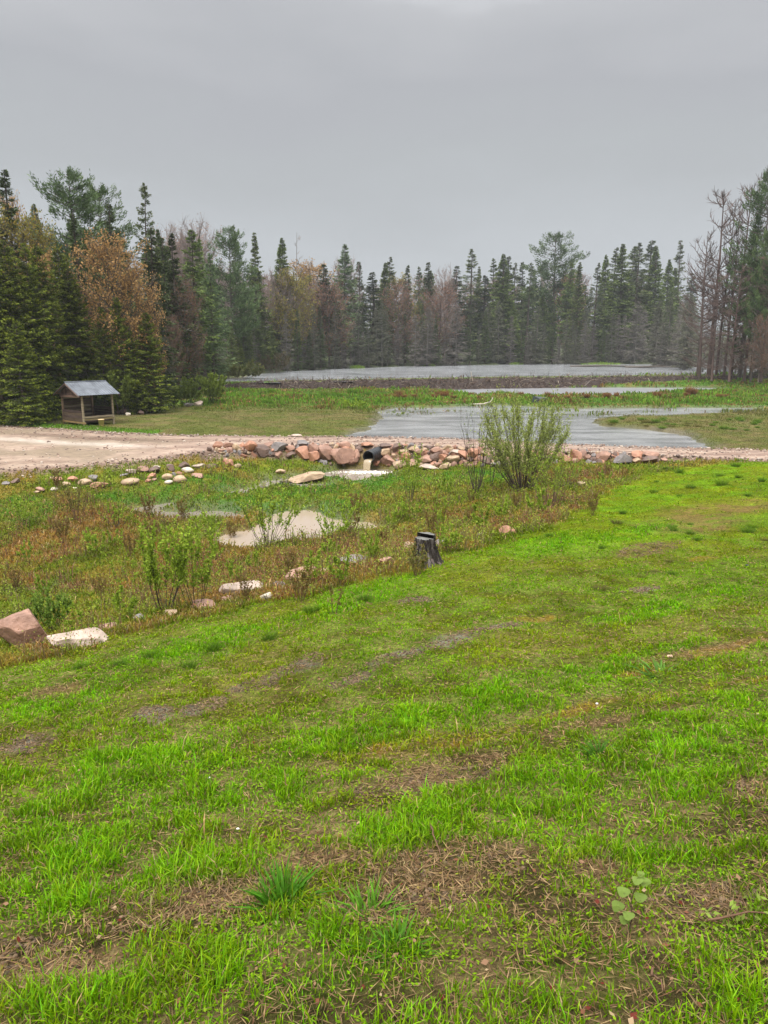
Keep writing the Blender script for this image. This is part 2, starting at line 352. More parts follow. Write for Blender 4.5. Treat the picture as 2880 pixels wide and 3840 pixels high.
M_LEAF = foliage_mat('leaves', .35, .5, .1)
M_BARK = solid_mat('bark', .9, 6, .6, 1.3, .6, 30, vec=(1,1,.25), bdist=.02)
M_TWIG = solid_mat('twigs', .85, 9, .7, 1.3, .2, 40)
M_ROCK = solid_mat('granite', .62, 2.6, .68, 1.28, .55, 9, .4, bdist=.05)
M_WOOD = solid_mat('weathered_boards', .8, 5, .55, 1.35, .4, 22, vec=(.35,.35,3), bdist=.01)

def ground_mat():
    m, t, p, o = newmat('ground_surface')
    a = t.nodes.new('ShaderNodeAttribute'); a.attribute_name = 'Col'
    n = nnoise(t, 14, 8, .78); r = mul_range(t, n.outputs['Fac'], .22, 1.7)
    nf = nnoise(t, 70, 4, .7, vec=(1,.5,1)); rf_ = mul_range(t, nf.outputs['Fac'], .45, 1.5)
    n3 = nnoise(t, 1.3, 4, .6); r3 = mul_range(t, n3.outputs['Fac'], .8, 1.2)
    c = mixmul(t, a.outputs['Color'], r.outputs[0]); c = mixmul(t, c.outputs[0], r3.outputs[0]); c = mixmul(t, c.outputs[0], rf_.outputs[0])
    t.links.new(c.outputs[0], p.inputs['Base Color'])
    w = t.nodes.new('ShaderNodeAttribute'); w.attribute_name = 'wet'
    rr = t.nodes.new('ShaderNodeMapRange'); t.links.new(w.outputs['Fac'], rr.inputs[0]); rr.inputs['To Min'].default_value = .92; rr.inputs['To Max'].default_value = .22
    t.links.new(rr.outputs[0], p.inputs['Roughness'])
    sr = t.nodes.new('ShaderNodeMapRange'); t.links.new(w.outputs['Fac'], sr.inputs[0]); sr.inputs['To Min'].default_value = .05; sr.inputs['To Max'].default_value = .5; t.links.new(sr.outputs[0], p.inputs['Specular IOR Level'])
    b = t.nodes.new('ShaderNodeBump'); b.inputs['Strength'].default_value = 1.; b.inputs['Distance'].default_value = .05
    n2 = nnoise(t, 30, 6, .75); t.links.new(n2.outputs['Fac'], b.inputs['Height']); t.links.new(b.outputs[0], p.inputs['Normal'])
    return m
def water_mat(name, col, rough, bscale, bstr, vec=(1,1,1), bdist=.03, foam=None, spec=.5, patchy=False):
    m, t, p, o = newmat(name)
    p.inputs['Base Color'].default_value = (*col, 1); p.inputs['Roughness'].default_value = rough; p.inputs['IOR'].default_value = 1.33
    p.inputs['Specular IOR Level'].default_value = spec
    n = nnoise(t, bscale, 4, .6, vec=vec); b = t.nodes.new('ShaderNodeBump'); b.inputs['Strength'].default_value = bstr; b.inputs['Distance'].default_value = bdist
    t.links.new(n.outputs['Fac'], b.inputs['Height']); t.links.new(b.outputs[0], p.inputs['Normal'])
    if patchy:   # wind lanes: rippled and smoother bands
        k = nnoise(t, .05, 5, .65, vec=(1, 3.0, 1)); r = mul_range(t, k.outputs['Fac'], bstr*.15, bstr*1.6); r.inputs['From Min'].default_value = .42; r.inputs['From Max'].default_value = .58
        t.links.new(r.outputs[0], b.inputs['Strength'])
    if patchy:  # sky reflection put into the base colour: pale, mottled like ripples
        k2 = nnoise(t, .32, 7, .72, vec=(.5, 1.3, 1)); cr = t.nodes.new('ShaderNodeMapRange'); cr.inputs['From Min'].default_value = .38; cr.inputs['From Max'].default_value = .6; t.links.new(k2.outputs['Fac'], cr.inputs[0])
        mx = t.nodes.new('ShaderNodeMix'); mx.data_type = 'RGBA'; mx.inputs['A'].default_value = (*(c*.45 for c in col), 1); mx.inputs['B'].default_value = (*(c*1.15 for c in col), 1)
        t.links.new(cr.outputs[0], mx.inputs['Factor']); t.links.new(mx.outputs['Result'], p.inputs['Base Color'])
    if foam is not None:
        f = nnoise(t, foam, 6, .7); r = mul_range(t, f.outputs['Fac'], 0, 1); r.inputs['From Min'].default_value = .45; r.inputs['From Max'].default_value = .6
        mx = t.nodes.new('ShaderNodeMix'); mx.data_type = 'RGBA'; mx.inputs['A'].default_value = (*col, 1); mx.inputs['B'].default_value = (.27,.235,.205,1)
        t.links.new(r.outputs[0], mx.inputs['Factor']); t.links.new(mx.outputs['Result'], p.inputs['Base Color'])
    return m

# ------------------------------------------------------------------ ground
def build_ground():
    Yr = np.concatenate([np.linspace(-30, 1.0, 24)[:-1], np.exp(np.linspace(0, math.log(130), 640)), np.exp(np.linspace(math.log(132), math.log(3200), 90))])
    U = np.concatenate([np.linspace(-3, -.82, 12)[:-1], np.linspace(-.82, .82, 460), np.linspace(.82, 3, 12)[1:]])
    YY, UU = np.meshgrid(Yr, U, indexing='ij')
    XX = UU*(.976*np.maximum(YY, 0)+7.0*np.exp(-np.maximum(YY,0)/6)+1.0)
    # finer mesh is not needed behind the camera
    x, y = XX.ravel(), YY.ravel(); z = terrain(x, y)
    z = np.where(y > 620, base_z(x, np.full_like(y, 619.)) + (y-620)*.01, z)
    zz = zones(x, y); c, n1, n2 = cover_color(x, y, zz)
    soil = mixc(C(.07,.05,.022), C(.20,.14,.065), sstep(.3,.7,n2))*(.6+.8*fbm(x, y, .12, 301, 3))[..., None]
    near = 1-sstep(4, 20, y)
    c = mixc(c*.74, soil, (near*.5+.06+.38*(1-sstep(2.5, 7, y)))*(1-zz['lush']*.4)*(1-zz['orange']*.6)*zz['lawn'])
    c = mixc(c, MUD, zz['mud']*.8*sstep(.38, .56, n2))
    wet = zz['mud']*sstep(.44, .56, n2)*.8
    # gravel shoulders and wet mud near water
    d = zz['road']; g = 1-sstep(.0, .9, d+(n2-.5)*.8)
    c = mixc(c, mixc(C(.24,.165,.125), C(.15,.10,.072), n2), np.clip(g, 0, 1))
    for n, (lv, P) in WATERS.items():
        dd = sdist(P, x, y); k = (1-sstep(-.2, .9 if lv < .5 else 3, dd+(n1-.5)*1.2))*(z < lv+.35)*(1-g)
        c = mixc(c, C(.10,.085,.055), k*(.6 if lv > -.5 else .45)); wet = np.maximum(wet, k*.5)
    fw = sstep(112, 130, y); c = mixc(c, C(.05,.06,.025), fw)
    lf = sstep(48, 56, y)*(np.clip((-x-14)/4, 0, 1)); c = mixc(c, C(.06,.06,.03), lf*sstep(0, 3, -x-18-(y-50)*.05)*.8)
    nr, nc = YY.shape; i = np.arange(nr-1)[:,None]*nc+np.arange(nc-1)[None]; i = i.ravel()
    Q = np.stack([i, i+1, i+nc+1, i+nc], 1)
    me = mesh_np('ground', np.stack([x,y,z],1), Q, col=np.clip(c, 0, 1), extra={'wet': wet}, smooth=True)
    return kind(link('ground', me, ground_mat()), 'structure')
build_ground()

def build_road():
    n, k = 260, 40
    def resamp(P):
        s = np.concatenate([[0], np.cumsum(np.linalg.norm(np.diff(P, axis=0), axis=1))]); t = np.linspace(0, s[-1], n)
        return np.stack([np.interp(t, s, P[:,0]), np.interp(t, s, P[:,1])], 1)
    xs = np.linspace(-40, 36, n)
    yf = np.interp(xs, RF[:,0], RF[:,1]); yn = np.interp(xs, RN[:,0], RN[:,1])
    v = np.linspace(0, 1, k)
    X = np.repeat(xs[:,None], k, 1); Yv = yn[:,None]*(1-v)+yf[:,None]*v
    wob = (fbm(X, Yv, 1.0, 5)-.5)*.5
    edge = np.minimum(Yv-yn[:,None], yf[:,None]-Yv)
    # wheel ruts, measured from the far edge
    s = yf[:,None]-Yv; sw = s+(fbm(X, Yv*0, 6, 8)-.5)*.5
    ruts = np.zeros_like(s)
    for r, w, a in ((.75,.2,1.),(2.3,.2,1.),(1.45,.1,.5),(2.95,.12,.6),(.25,.1,.6)):
        ruts += a*np.exp(-((sw-r)/w)**2)
    left = sstep(-9, -14, X)  # the wide gravel pad
    dug = left*np.exp(-((sw-3.1-.0*X)/.7)**2)*sstep(-25,-17,X) + 0
    Z = ROADZ+.012-.05*ruts-.05*dug+(fbm(X, Yv, .5, 21)-.5)*.09*(.4+left)+(fbm(X,Yv,2.5,22)-.5)*.1*left
    Z = np.where(edge < .35, Z-(.35-edge)*.3, Z)
    n1 = fbm(X, Yv, 2.0, 33); n2 = fbm(X*.35, Yv, .4, 34)
    c = mixc(C(.20,.13,.095), C(.33,.24,.18), sstep(.3,.65,n2))
    c = mixc(c, C(.11,.06,.042), np.clip(ruts*.9*(.4+n2*1.1), 0, .95))
    c = mixc(c, C(.19,.14,.09), left*(.25+.65*sstep(.42,.62,n1)))
    c = mixc(c, C(.12,.08,.052), np.clip(dug*1.3*n2*1.8, 0, .9))
    c = mixc(c, C(.42,.36,.30), left*.7*np.exp(-((sw-5.6+X*0)/.7)**2)*sstep(-26,-20,X)*sstep(-10,-14,X))
    c = mixc(c, C(.17,.11,.075), (1-sstep(.05,.5,edge))*.7)
    i = (np.arange(n-1)[:,None]*k+np.arange(k-1)).ravel()
    Q = np.stack([i, i+k, i+k+1, i+1], 1)
    me = mesh_np('road', np.stack([X,Yv,Z],-1).reshape(-1,3), Q, col=c.reshape(-1,3), smooth=True)
    m = solid_mat('gravel', .8, 5, .72, 1.25, .8, 14, .35, vec=(.5,1,1), bdist=.03)
    kind(link('road', me, m), 'structure')
build_road()

def build_water():
    mats = {
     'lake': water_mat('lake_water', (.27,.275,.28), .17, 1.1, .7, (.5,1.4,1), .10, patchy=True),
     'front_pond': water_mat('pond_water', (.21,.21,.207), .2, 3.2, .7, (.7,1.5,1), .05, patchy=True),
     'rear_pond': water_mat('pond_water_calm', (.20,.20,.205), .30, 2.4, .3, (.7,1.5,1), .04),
     'culvert_pool': water_mat('churned_water', (.2,.155,.12), .25, 9, .8, bdist=.05, foam=2.2),
     'stream': water_mat('stream_water', (.18,.15,.125), .2, 8, .4, bdist=.03, foam=3.0),
     'stream_pool': water_mat('stream_pool_water', (.18,.15,.125), .2, 8, .3, bdist=.03),
     'muddy_pond': water_mat('muddy_water', (.30,.235,.175), .035, 6, .12, bdist=.02),
     'left_pool': water_mat('seep_water', (.14,.15,.14), .08, 7, .15, bdist=.02)}
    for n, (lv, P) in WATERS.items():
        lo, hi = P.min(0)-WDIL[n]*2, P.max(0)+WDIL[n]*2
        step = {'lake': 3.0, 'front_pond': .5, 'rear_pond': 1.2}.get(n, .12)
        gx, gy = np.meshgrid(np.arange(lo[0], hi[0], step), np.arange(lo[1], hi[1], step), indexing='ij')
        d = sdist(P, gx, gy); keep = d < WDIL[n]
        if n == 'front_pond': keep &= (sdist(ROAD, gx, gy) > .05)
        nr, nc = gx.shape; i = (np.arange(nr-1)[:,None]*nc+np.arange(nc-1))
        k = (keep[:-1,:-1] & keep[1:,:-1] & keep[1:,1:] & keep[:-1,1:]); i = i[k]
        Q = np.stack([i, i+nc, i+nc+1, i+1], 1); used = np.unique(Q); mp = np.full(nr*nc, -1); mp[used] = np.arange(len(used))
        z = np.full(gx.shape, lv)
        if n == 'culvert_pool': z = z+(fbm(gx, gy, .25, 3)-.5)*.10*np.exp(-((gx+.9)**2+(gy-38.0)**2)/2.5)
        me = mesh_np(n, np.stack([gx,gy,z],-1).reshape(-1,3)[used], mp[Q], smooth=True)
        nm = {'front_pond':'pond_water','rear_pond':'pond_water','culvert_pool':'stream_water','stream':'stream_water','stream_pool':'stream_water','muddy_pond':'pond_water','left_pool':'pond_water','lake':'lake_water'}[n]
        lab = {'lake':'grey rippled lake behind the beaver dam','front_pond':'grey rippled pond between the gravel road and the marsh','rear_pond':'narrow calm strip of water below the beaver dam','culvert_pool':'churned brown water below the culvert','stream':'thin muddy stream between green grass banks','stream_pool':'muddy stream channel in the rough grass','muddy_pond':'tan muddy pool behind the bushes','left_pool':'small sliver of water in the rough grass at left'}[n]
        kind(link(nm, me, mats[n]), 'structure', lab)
build_water()

ORD = ['first','second','third','fourth','fifth','sixth','seventh','eighth','ninth','tenth','eleventh','twelfth','thirteenth','fourteenth','fifteenth','sixteenth','seventeenth','eighteenth','nineteenth','twentieth']
def ordn(i):
    if i < 20: return ORD[i]
    n = i+1; return f"{n}{'th' if 10 < n%100 < 14 else {1:'st',2:'nd',3:'rd'}.get(n%10,'th')}"

# ------------------------------------------------------------------ rocks
import bmesh
def _ico(n):
    bm = bmesh.new(); bmesh.ops.create_icosphere(bm, subdivisions=n, radius=1)
    v = np.array([a.co[:] for a in bm.verts]); f = np.array([[a.index for a in q.verts] for q in bm.faces]); bm.free(); return v, f
ICO, ICOF = _ico(4)
ICO3, ICOF3 = _ico(3)
ROCKC = {'pink': C(.30,.17,.12), 'salmon': C(.34,.165,.10), 'tan': C(.36,.25,.155), 'grey': C(.19,.165,.155), 'brown': C(.13,.08,.06), 'white': C(.50,.43,.34), 'pale': C(.38,.29,.23)}
def rock_mesh(seed, sx, sy, sz, colr, rounded=False, big=False):
    rng = np.random.default_rng(seed); v = (ICO if big else ICO3).copy(); f = ICOF if big else ICOF3
    for k in range(5 if rounded else 13):
        n = rng.normal(size=3); n /= np.linalg.norm(n); d = rng.uniform(.72,.9) if rounded else rng.uniform(.45,.8)
        v -= np.maximum(0, v@n-d)[:,None]*n
    ext = (v.max(0)-v.min(0))/2; v = (v-(v.max(0)+v.min(0))/2)/ext
    ns = fbm(v[:,0]*2+seed, v[:,1]*2+v[:,2]*1.7, .8, seed % 97)-.5
    v = v*(1+ns[:,None]*(.10 if big else .06))
    c = colr*(1+ (fbm(v[:,0]*1.5+seed, v[:,2]*1.5+v[:,1], .5, 3)-.5)[:,None]*.5)*rng.uniform(.85,1.12)
    me = mesh_np('rock', v*np.array([sx,sy,sz]), T=f, col=np.clip(c,0,1), smooth=rounded)
    return me
ROCK_N = [0]
def rock(px, py, w, h, colr, label, group, rounded=False, name='boulder', depth=None, sink=.12, big=False):
    """px,py,w,h: the rock's box in the photograph (768 px wide)"""
    ROCK_N[0] += 1; sd = 1000+ROCK_N[0]
    p = hit(px, py+h*.42); k = px_scale(p)
    sx, sz = w/2/k*1.06, h/2/k*1.12
    sy = depth or max(sx*.8, sz*.8)
    me = rock_mesh(sd, sx, sy, sz, ROCKC[colr], rounded, big)
    g = tz(p[0], p[1])
    o = link(name, me, M_ROCK, loc=(p[0], p[1]+sy*.35, max(g, tz(p[0], p[1]+sy*.35)-sz*.5)+sz*(1-sink*2)), rz=0)
    o.rotation_euler = (0, R0.uniform(-.12,.12), R0.uniform(-.25,.25))
    return tag(o, label, 'rock', group)

rip = [(155,250,40,30,'brown'),(212,232,75,60,'salmon'),(288,228,70,45,'pink'),(340,240,65,40,'tan'),(380,225,50,36,'salmon'),(430,240,110,75,'salmon'),(515,262,110,75,'brown'),(570,220,60,35,'pink'),(575,283,55,35,'brown'),(640,240,115,60,'grey'),(632,290,60,45,'pink'),(710,245,70,40,'pink'),(800,218,70,40,'grey'),(710,290,75,50,'brown'),(800,280,95,85,'salmon'),(880,245,80,55,'pink'),(880,308,80,70,'salmon'),(955,235,60,40,'pink'),(970,285,115,110,'pink'),(1030,248,40,55,'tan'),(1095,225,80,40,'pink'),(1075,325,165,100,'pink'),(1105,258,80,45,'salmon'),(1150,245,40,50,'tan'),(1168,300,62,80,'pink'),(1150,355,75,45,'pink'),(1190,250,60,40,'brown'),(1250,226,90,26,'salmon'),(1312,372,44,36,'salmon'),(1370,285,75,65,'tan'),(1380,240,90,40,'brown'),(1395,340,115,70,'pink'),(1460,250,75,70,'brown'),(1430,295,30,25,'tan'),(1500,272,60,35,'tan'),(1510,305,70,60,'salmon'),(1550,235,45,50,'grey'),(1583,248,60,40,'tan'),(1615,280,75,50,'pink'),(1470,360,90,55,'tan'),(1560,350,70,50,'pink')]
rip = [((700+a*.5425)*S,(1550+b*.5425)*S,w*.5425*S,h*.5425*S,c) for a,b,w,h,c in rip]
rip2 = [(25,600,70,50,'salmon'),(90,532,75,42,'tan'),(140,555,80,50,'pink'),(180,600,100,50,'pink'),(245,535,75,40,'pink'),(245,585,80,60,'brown'),(225,622,50,35,'salmon'),(315,560,50,40,'pink'),(296,590,60,50,'salmon'),(325,520,60,40,'tan'),(355,610,100,70,'tan'),(390,555,90,30,'pale'),(425,525,50,30,'tan'),(262,640,60,40,'pink'),(310,648,70,40,'tan'),(205,652,140,30,'pale'),(440,590,80,50,'salmon'),(520,545,90,50,'pink'),(510,595,90,60,'salmon'),(600,555,80,45,'tan'),(600,605,80,55,'brown'),(665,550,80,50,'pale'),(740,555,110,45,'pale'),(680,632,110,35,'grey'),(760,605,90,55,'pink'),(840,560,80,50,'pink'),(860,620,90,50,'tan'),(930,575,90,55,'salmon'),(1010,600,90,50,'brown'),(1020,555,70,40,'pink'),(1100,575,80,55,'pink'),(1160,600,70,50,'salmon')]
rip += [((1500+a*.5425)*S,(1400+b*.5425)*S,w*.5425*S,h*.5425*S,c) for a,b,w,h,c in rip2]
rip3 = [(142,768,104,84,'salmon'),(222,785,55,52,'pink'),(350,775,110,80,'pink'),(500,795,150,75,'grey'),(440,772,60,34,'salmon'),(625,766,100,46,'salmon'),(622,806,66,40,'tan'),(730,766,125,44,'pink'),(730,803,130,56,'brown'),(830,800,60,34,'pink')]
rip += [((2100+a*.47)*S,(1350+b*.47)*S,w*.47*S,h*.47*S,c) for a,b,w,h,c in rip3]
# far-left start of the bank and fill between the stones that the photograph shows half hidden
fillr = np.random.default_rng(3)
pipe_px = 368.3
rows = {}
for a in rip:
    x = a[0]; yn = np.interp(x, [p[0] for p in road_near], [p[1] for p in road_near])
    r = 'top' if a[1]-yn < 5.5 else 'middle' if a[1]-yn < 12.5 else 'bottom'
    rows.setdefault((r, x > pipe_px), []).append(a)
for (r, right), L in rows.items():
    L.sort(key=lambda a: abs(a[0]-pipe_px))
    for i, a in enumerate(L):
        rock(a[0], a[1], a[2], a[3], a[4], f"{'pinkish' if a[4]=='pink' else a[4]} boulder in the {r} row of the road bank, {ordn(i)} {'right' if right else 'left'} of the pipe", 'boulders banked below the gravel road', sink=.04)
# chinking stones between the boulders: too small and jumbled to count
def chinking():
    mb = MB(); rng = np.random.default_rng(12); cols = list(ROCKC.values())[:5]
    for i in range(330):
        px = rng.uniform(214, 640); yn = np.interp(px, [p[0] for p in road_near], [p[1] for p in road_near])
        dep = np.interp(px, [214,290,330,480,560,640,660],[5,12,20,19,13,8,3]); py = yn+rng.uniform(0, dep)
        if 360 < px < 379 and py > 446: continue
        p = hit(px, py); v = ICO3[::1].copy()[:162]; v, f = CH
        v = v.copy()
        for k in range(7):
            n = rng.normal(size=3); n /= np.linalg.norm(n); v -= np.maximum(0, v@n-rng.uniform(.5,.8))[:,None]*n
        sc = rng.uniform(.10,.26, 3); mb.add(v*sc+p+np.array([0,.05,0]), T=f, col=cols[rng.integers(5)]*rng.uniform(.7,1.0))
    kind(link('chinking_stones', mb.mesh('chinking_stones'), M_ROCK), 'stuff', 'small broken stones packed between the boulders of the road bank')
CH = _ico(2)
chinking()

pA = [(37,298,50,25,'grey'),(95,282,70,35,'brown'),(278,342,65,35,'pink'),(255,358,45,15,'tan'),(360,265,35,25,'tan'),(395,275,60,45,'salmon'),(375,338,60,25,'white'),(455,305,60,35,'tan'),(500,270,65,40,'salmon'),(515,332,35,15,'white'),(580,292,100,50,'tan'),(645,262,60,45,'grey'),(683,312,105,50,'salmon')]
pB = [(850,245,60,22,'grey'),(905,218,70,38,'pale'),(895,288,125,50,'tan'),(985,200,80,45,'pink'),(1022,280,42,28,'salmon'),(1040,252,65,44,'salmon'),(1055,205,90,52,'brown'),(1065,272,35,22,'pink'),(1082,186,50,18,'white'),(1155,253,74,42,'tan'),(1163,290,58,26,'white'),(1175,190,62,52,'brown'),(1200,235,35,28,'grey'),(1243,232,48,24,'salmon'),(1240,268,90,50,'tan'),(1272,172,72,50,'brown'),(1293,208,90,40,'white'),(1360,244,82,34,'pink'),(1370,182,95,40,'pale'),(1460,182,82,38,'brown'),(1575,158,74,60,'salmon'),(1640,180,52,32,'tan')]
for nm, L in (('left-hand', pA), ('right-hand', pB)):
    L.sort(key=lambda a: a[0]); cnt = {}
    tot = {}
    for a in L: tot[a[4]] = tot.get(a[4], 0)+1
    for a in L:
        k = cnt.get(a[4], 0); cnt[a[4]] = k+1
        w = {'pale':'pale buff'}.get(a[4], a[4])
        pos = 'only' if tot[a[4]] == 1 else ordn(k)+' from left,'
        lab = (f"only {w} rock in the {nm} grassy rock pile below the gravel pad" if tot[a[4]] == 1 else f"{w} rock, {ordn(k)} of that colour from left, {nm} grassy pile below the gravel pad")
        rock(a[0]*.5425*S, (1650+a[1]*.5425)*S, a[2]*.5425*S, a[3]*.5425*S, a[4], lab, 'rocks heaped in the grass below the gravel pad', rounded=a[4] in ('white','tan'), name='rock', sink=.20)

edge_rocks = [ (75,2362,200,150,'pink','large flat-topped pink boulder at the left end of the lawn edge',0),
 (283,2402,215,56,'pale','low wide pale grey-pink boulder just right of the largest boulder',0),
 (762,2271,93,42,'pink','pink rock at the foot of the paired leafy saplings',0),
 (918,2206,185,50,'pale','long flat pink-white rock in the lawn edge between saplings and seedlings',0),
 (998,2240,48,36,'white','small upright whitish stone below the long flat rock',0),
 (1128,2152,112,46,'pink','rounded pink rock on the lawn edge, left of the low grey slab',0),
 (1318,2106,130,34,'grey','low grey slab rock half sunk in weeds left of the stump',0),
 (1441,2106,62,30,'pink','small pinkish rock in weeds between the grey slab and the stump',0),
 (1541,2048,50,30,'tan','tan rock touching the left side of the stump',0),
 (1656,2036,44,34,'grey','small grey rock in weeds just right of the stump',0),
 (1806,2006,50,14,'pale','flat pale stone in weeds, between stump and orange rock',0),
 (1905,1990,60,32,'salmon','orange-pink rock in brown weeds right of the stump',0),
 (2185,1816,36,22,'tan','small tan stone in brown weeds right of the big willow',0),
 (1153,1788,136,30,'tan','long low tan slab beside the culvert pool',0),
 (1052,1768,38,18,'tan','small tan stone left of the slab beside the culvert pool',0),
 (507,1520,58,46,'grey','large grey-brown boulder in the stone heap right of the shed',0),
 (480,1553,18,12,'white','small white stone at the foot of the heap right of the shed',0),
 (468,1521,14,8,'white','small white stone on the left shoulder of the heap near the shed',0),
 (528,1548,22,18,'brown','brown stone at the right foot of the heap near the shed',0),
 (455,1545,34,22,'brown','dark brown stone at the left foot of the heap near the shed',0),
 (578,1537,32,14,'grey','blue-grey stone lying alone right of the stone heap',0),
 (708,1519,32,16,'grey','left one of two grey stones before the yellow-green bushes',0),
 (742,1513,36,20,'pale','right one of two grey stones before the yellow-green bushes',0),
 (1110,1632,44,10,'pale','flat pale stone lying on the far verge of the gravel road',0),
 (400,2352,60,26,'pink','small pinkish stone half buried right of the low wide boulder',0),
 (520,2318,46,22,'grey','small grey stone half buried in brown weeds left of the sapling pair',0),
 (640,2300,44,22,'tan','small tan stone at the roots of the left sapling of the pair',0),
 (850,2246,46,20,'pink','small pink stone touching the left end of the long flat rock',0),
 (1050,2196,50,22,'grey','small grey stone between the long flat rock and the rounded pink rock',0),
 (1220,2140,44,20,'tan','small tan stone just left of the low grey slab',0)]
for a in edge_rocks:
    if a[6]: continue
    rock(a[0]*S, a[1]*S, a[2]*S, a[3]*S, a[4], a[5], 'rocks along the lawn edge' if a[1] > 1900 else None, name='boulder' if a[2] > 90 else 'rock', sink=.16, big=a[2] > 90, depth=None if a[2] < 150 else a[2]*S/2/px_scale(hit(a[0]*S, a[1]*S))*.55)

# ------------------------------------------------------------------ culvert
def culvert():
    Y0 = 37.75; m = on_y(368.3, 456.8, Y0); b = rad(24)
    ax = np.array([math.sin(b), math.cos(b), .03]); ax /= np.linalg.norm(ax)
    rgt = np.array([math.cos(b), -math.sin(b), 0]); up = np.cross(rgt, ax)
    R_, n, k = .315, 32, 44; th = np.arange(n)*2*math.pi/n; mb = MB(); L = 3.6
    def ring(s, r): return m+ax*s+(rgt*np.cos(th)[:,None]+up*np.sin(th)[:,None])*r
    V = []; 
    for i in range(k): s = L*i/(k-1); V.append(ring(s, R_+.012*math.sin(i*2.1)))
    V = [ring(L, R_-.03)[::1]] and V
    inner = [ring(L*i/(k-1), R_-.035) for i in range(k)]
    allr = inner[::-1]+V; A = np.concatenate(allr); Q = []
    for i in range(len(allr)-1):
        j = np.arange(n); j2 = (j+1)%n; Q.append(np.stack([i*n+j, i*n+j2, (i+1)*n+j2, (i+1)*n+j], 1))
    mb.add(A, Q=np.concatenate(Q), col=(.012,.013,.015))
    t = thing('culvert_pipe', 'black corrugated plastic pipe pouring brown water from the boulder bank', 'pipe', tuple(m))
    me = mb.mesh('pipe_wall', True); me.transform(__import__('mathutils').Matrix.Translation(-Vector(m)))
    pm = solid_mat('black_plastic', .38, 6, .8, 1.3, .1, 20, .5)
    link('pipe_wall', me, pm, t)
    # water running out of the pipe and down to the pool
    mb = MB(); nn, kk = 26, 15; P = []
    for i in range(nn):
        s = i/(nn-1)
        if s < .2: off = ax*(1.0-s*5.); dz = 0; fall = 0
        else: q = (s-.2)/.8; fall = q; off = -ax*(.02+.24*q**.6); dz = -(.34*q*q+.18*q)*1.0
        wdt = .235 if s < .2 else .235-.02*fall
        for j in range(kk):
            v = j/(kk-1)*2-1
            P.append(m+off+rgt*v*wdt*.9+np.array([0,0,-R_*.42-(.02 if s<.2 else 0)+dz-(.04+.06*fall)*abs(v)**2+.012*math.sin(j*2.7+i*.6)]))
    i = (np.arange(nn-1)[:,None]*kk+np.arange(kk-1)).ravel()
    mb.add(P, Q=np.stack([i,i+kk,i+kk+1,i+1],1), col=(.30,.235,.15))
    me = mb.mesh('falling_water', True)
    o = link('falling_water', me, solid_mat('falling_water', .18, 12, .75, 1.5, .6, 18, .6, vec=(3,3,.5)))
    md = o.modifiers.new('thickness', 'SOLIDIFY'); md.thickness = .05; md.offset = -1
    kind(o, 'structure', 'tan water falling from the culvert pipe')
    # foam
    mb = MB(); rng = np.random.default_rng(5); N = 520; a = rng.uniform(0, 2*math.pi, N); r = np.abs(rng.normal(0, .55, N))
    P = np.stack([m[0]-.1+r*np.cos(a)*1.9, m[1]-.45+r*np.sin(a)*.55-.15, np.full(N, -.74)], 1)
    v0, f0 = _ico(1)
    for p in P:
        sc = rng.uniform(.02,.07)*max(.4, 1.2-np.linalg.norm((p[:2]-m[:2]+[0,.4])*[.6,1.3])); mb.add(v0*np.array([sc*1.8,sc*1.4,sc*.9])+p, T=f0, col=C(.72,.67,.58)*rng.uniform(.8,1.1))
    kind(link('foam', mb.mesh('foam', True), M_ROCK), 'stuff', 'white foam where the falling water hits the pool')
culvert()

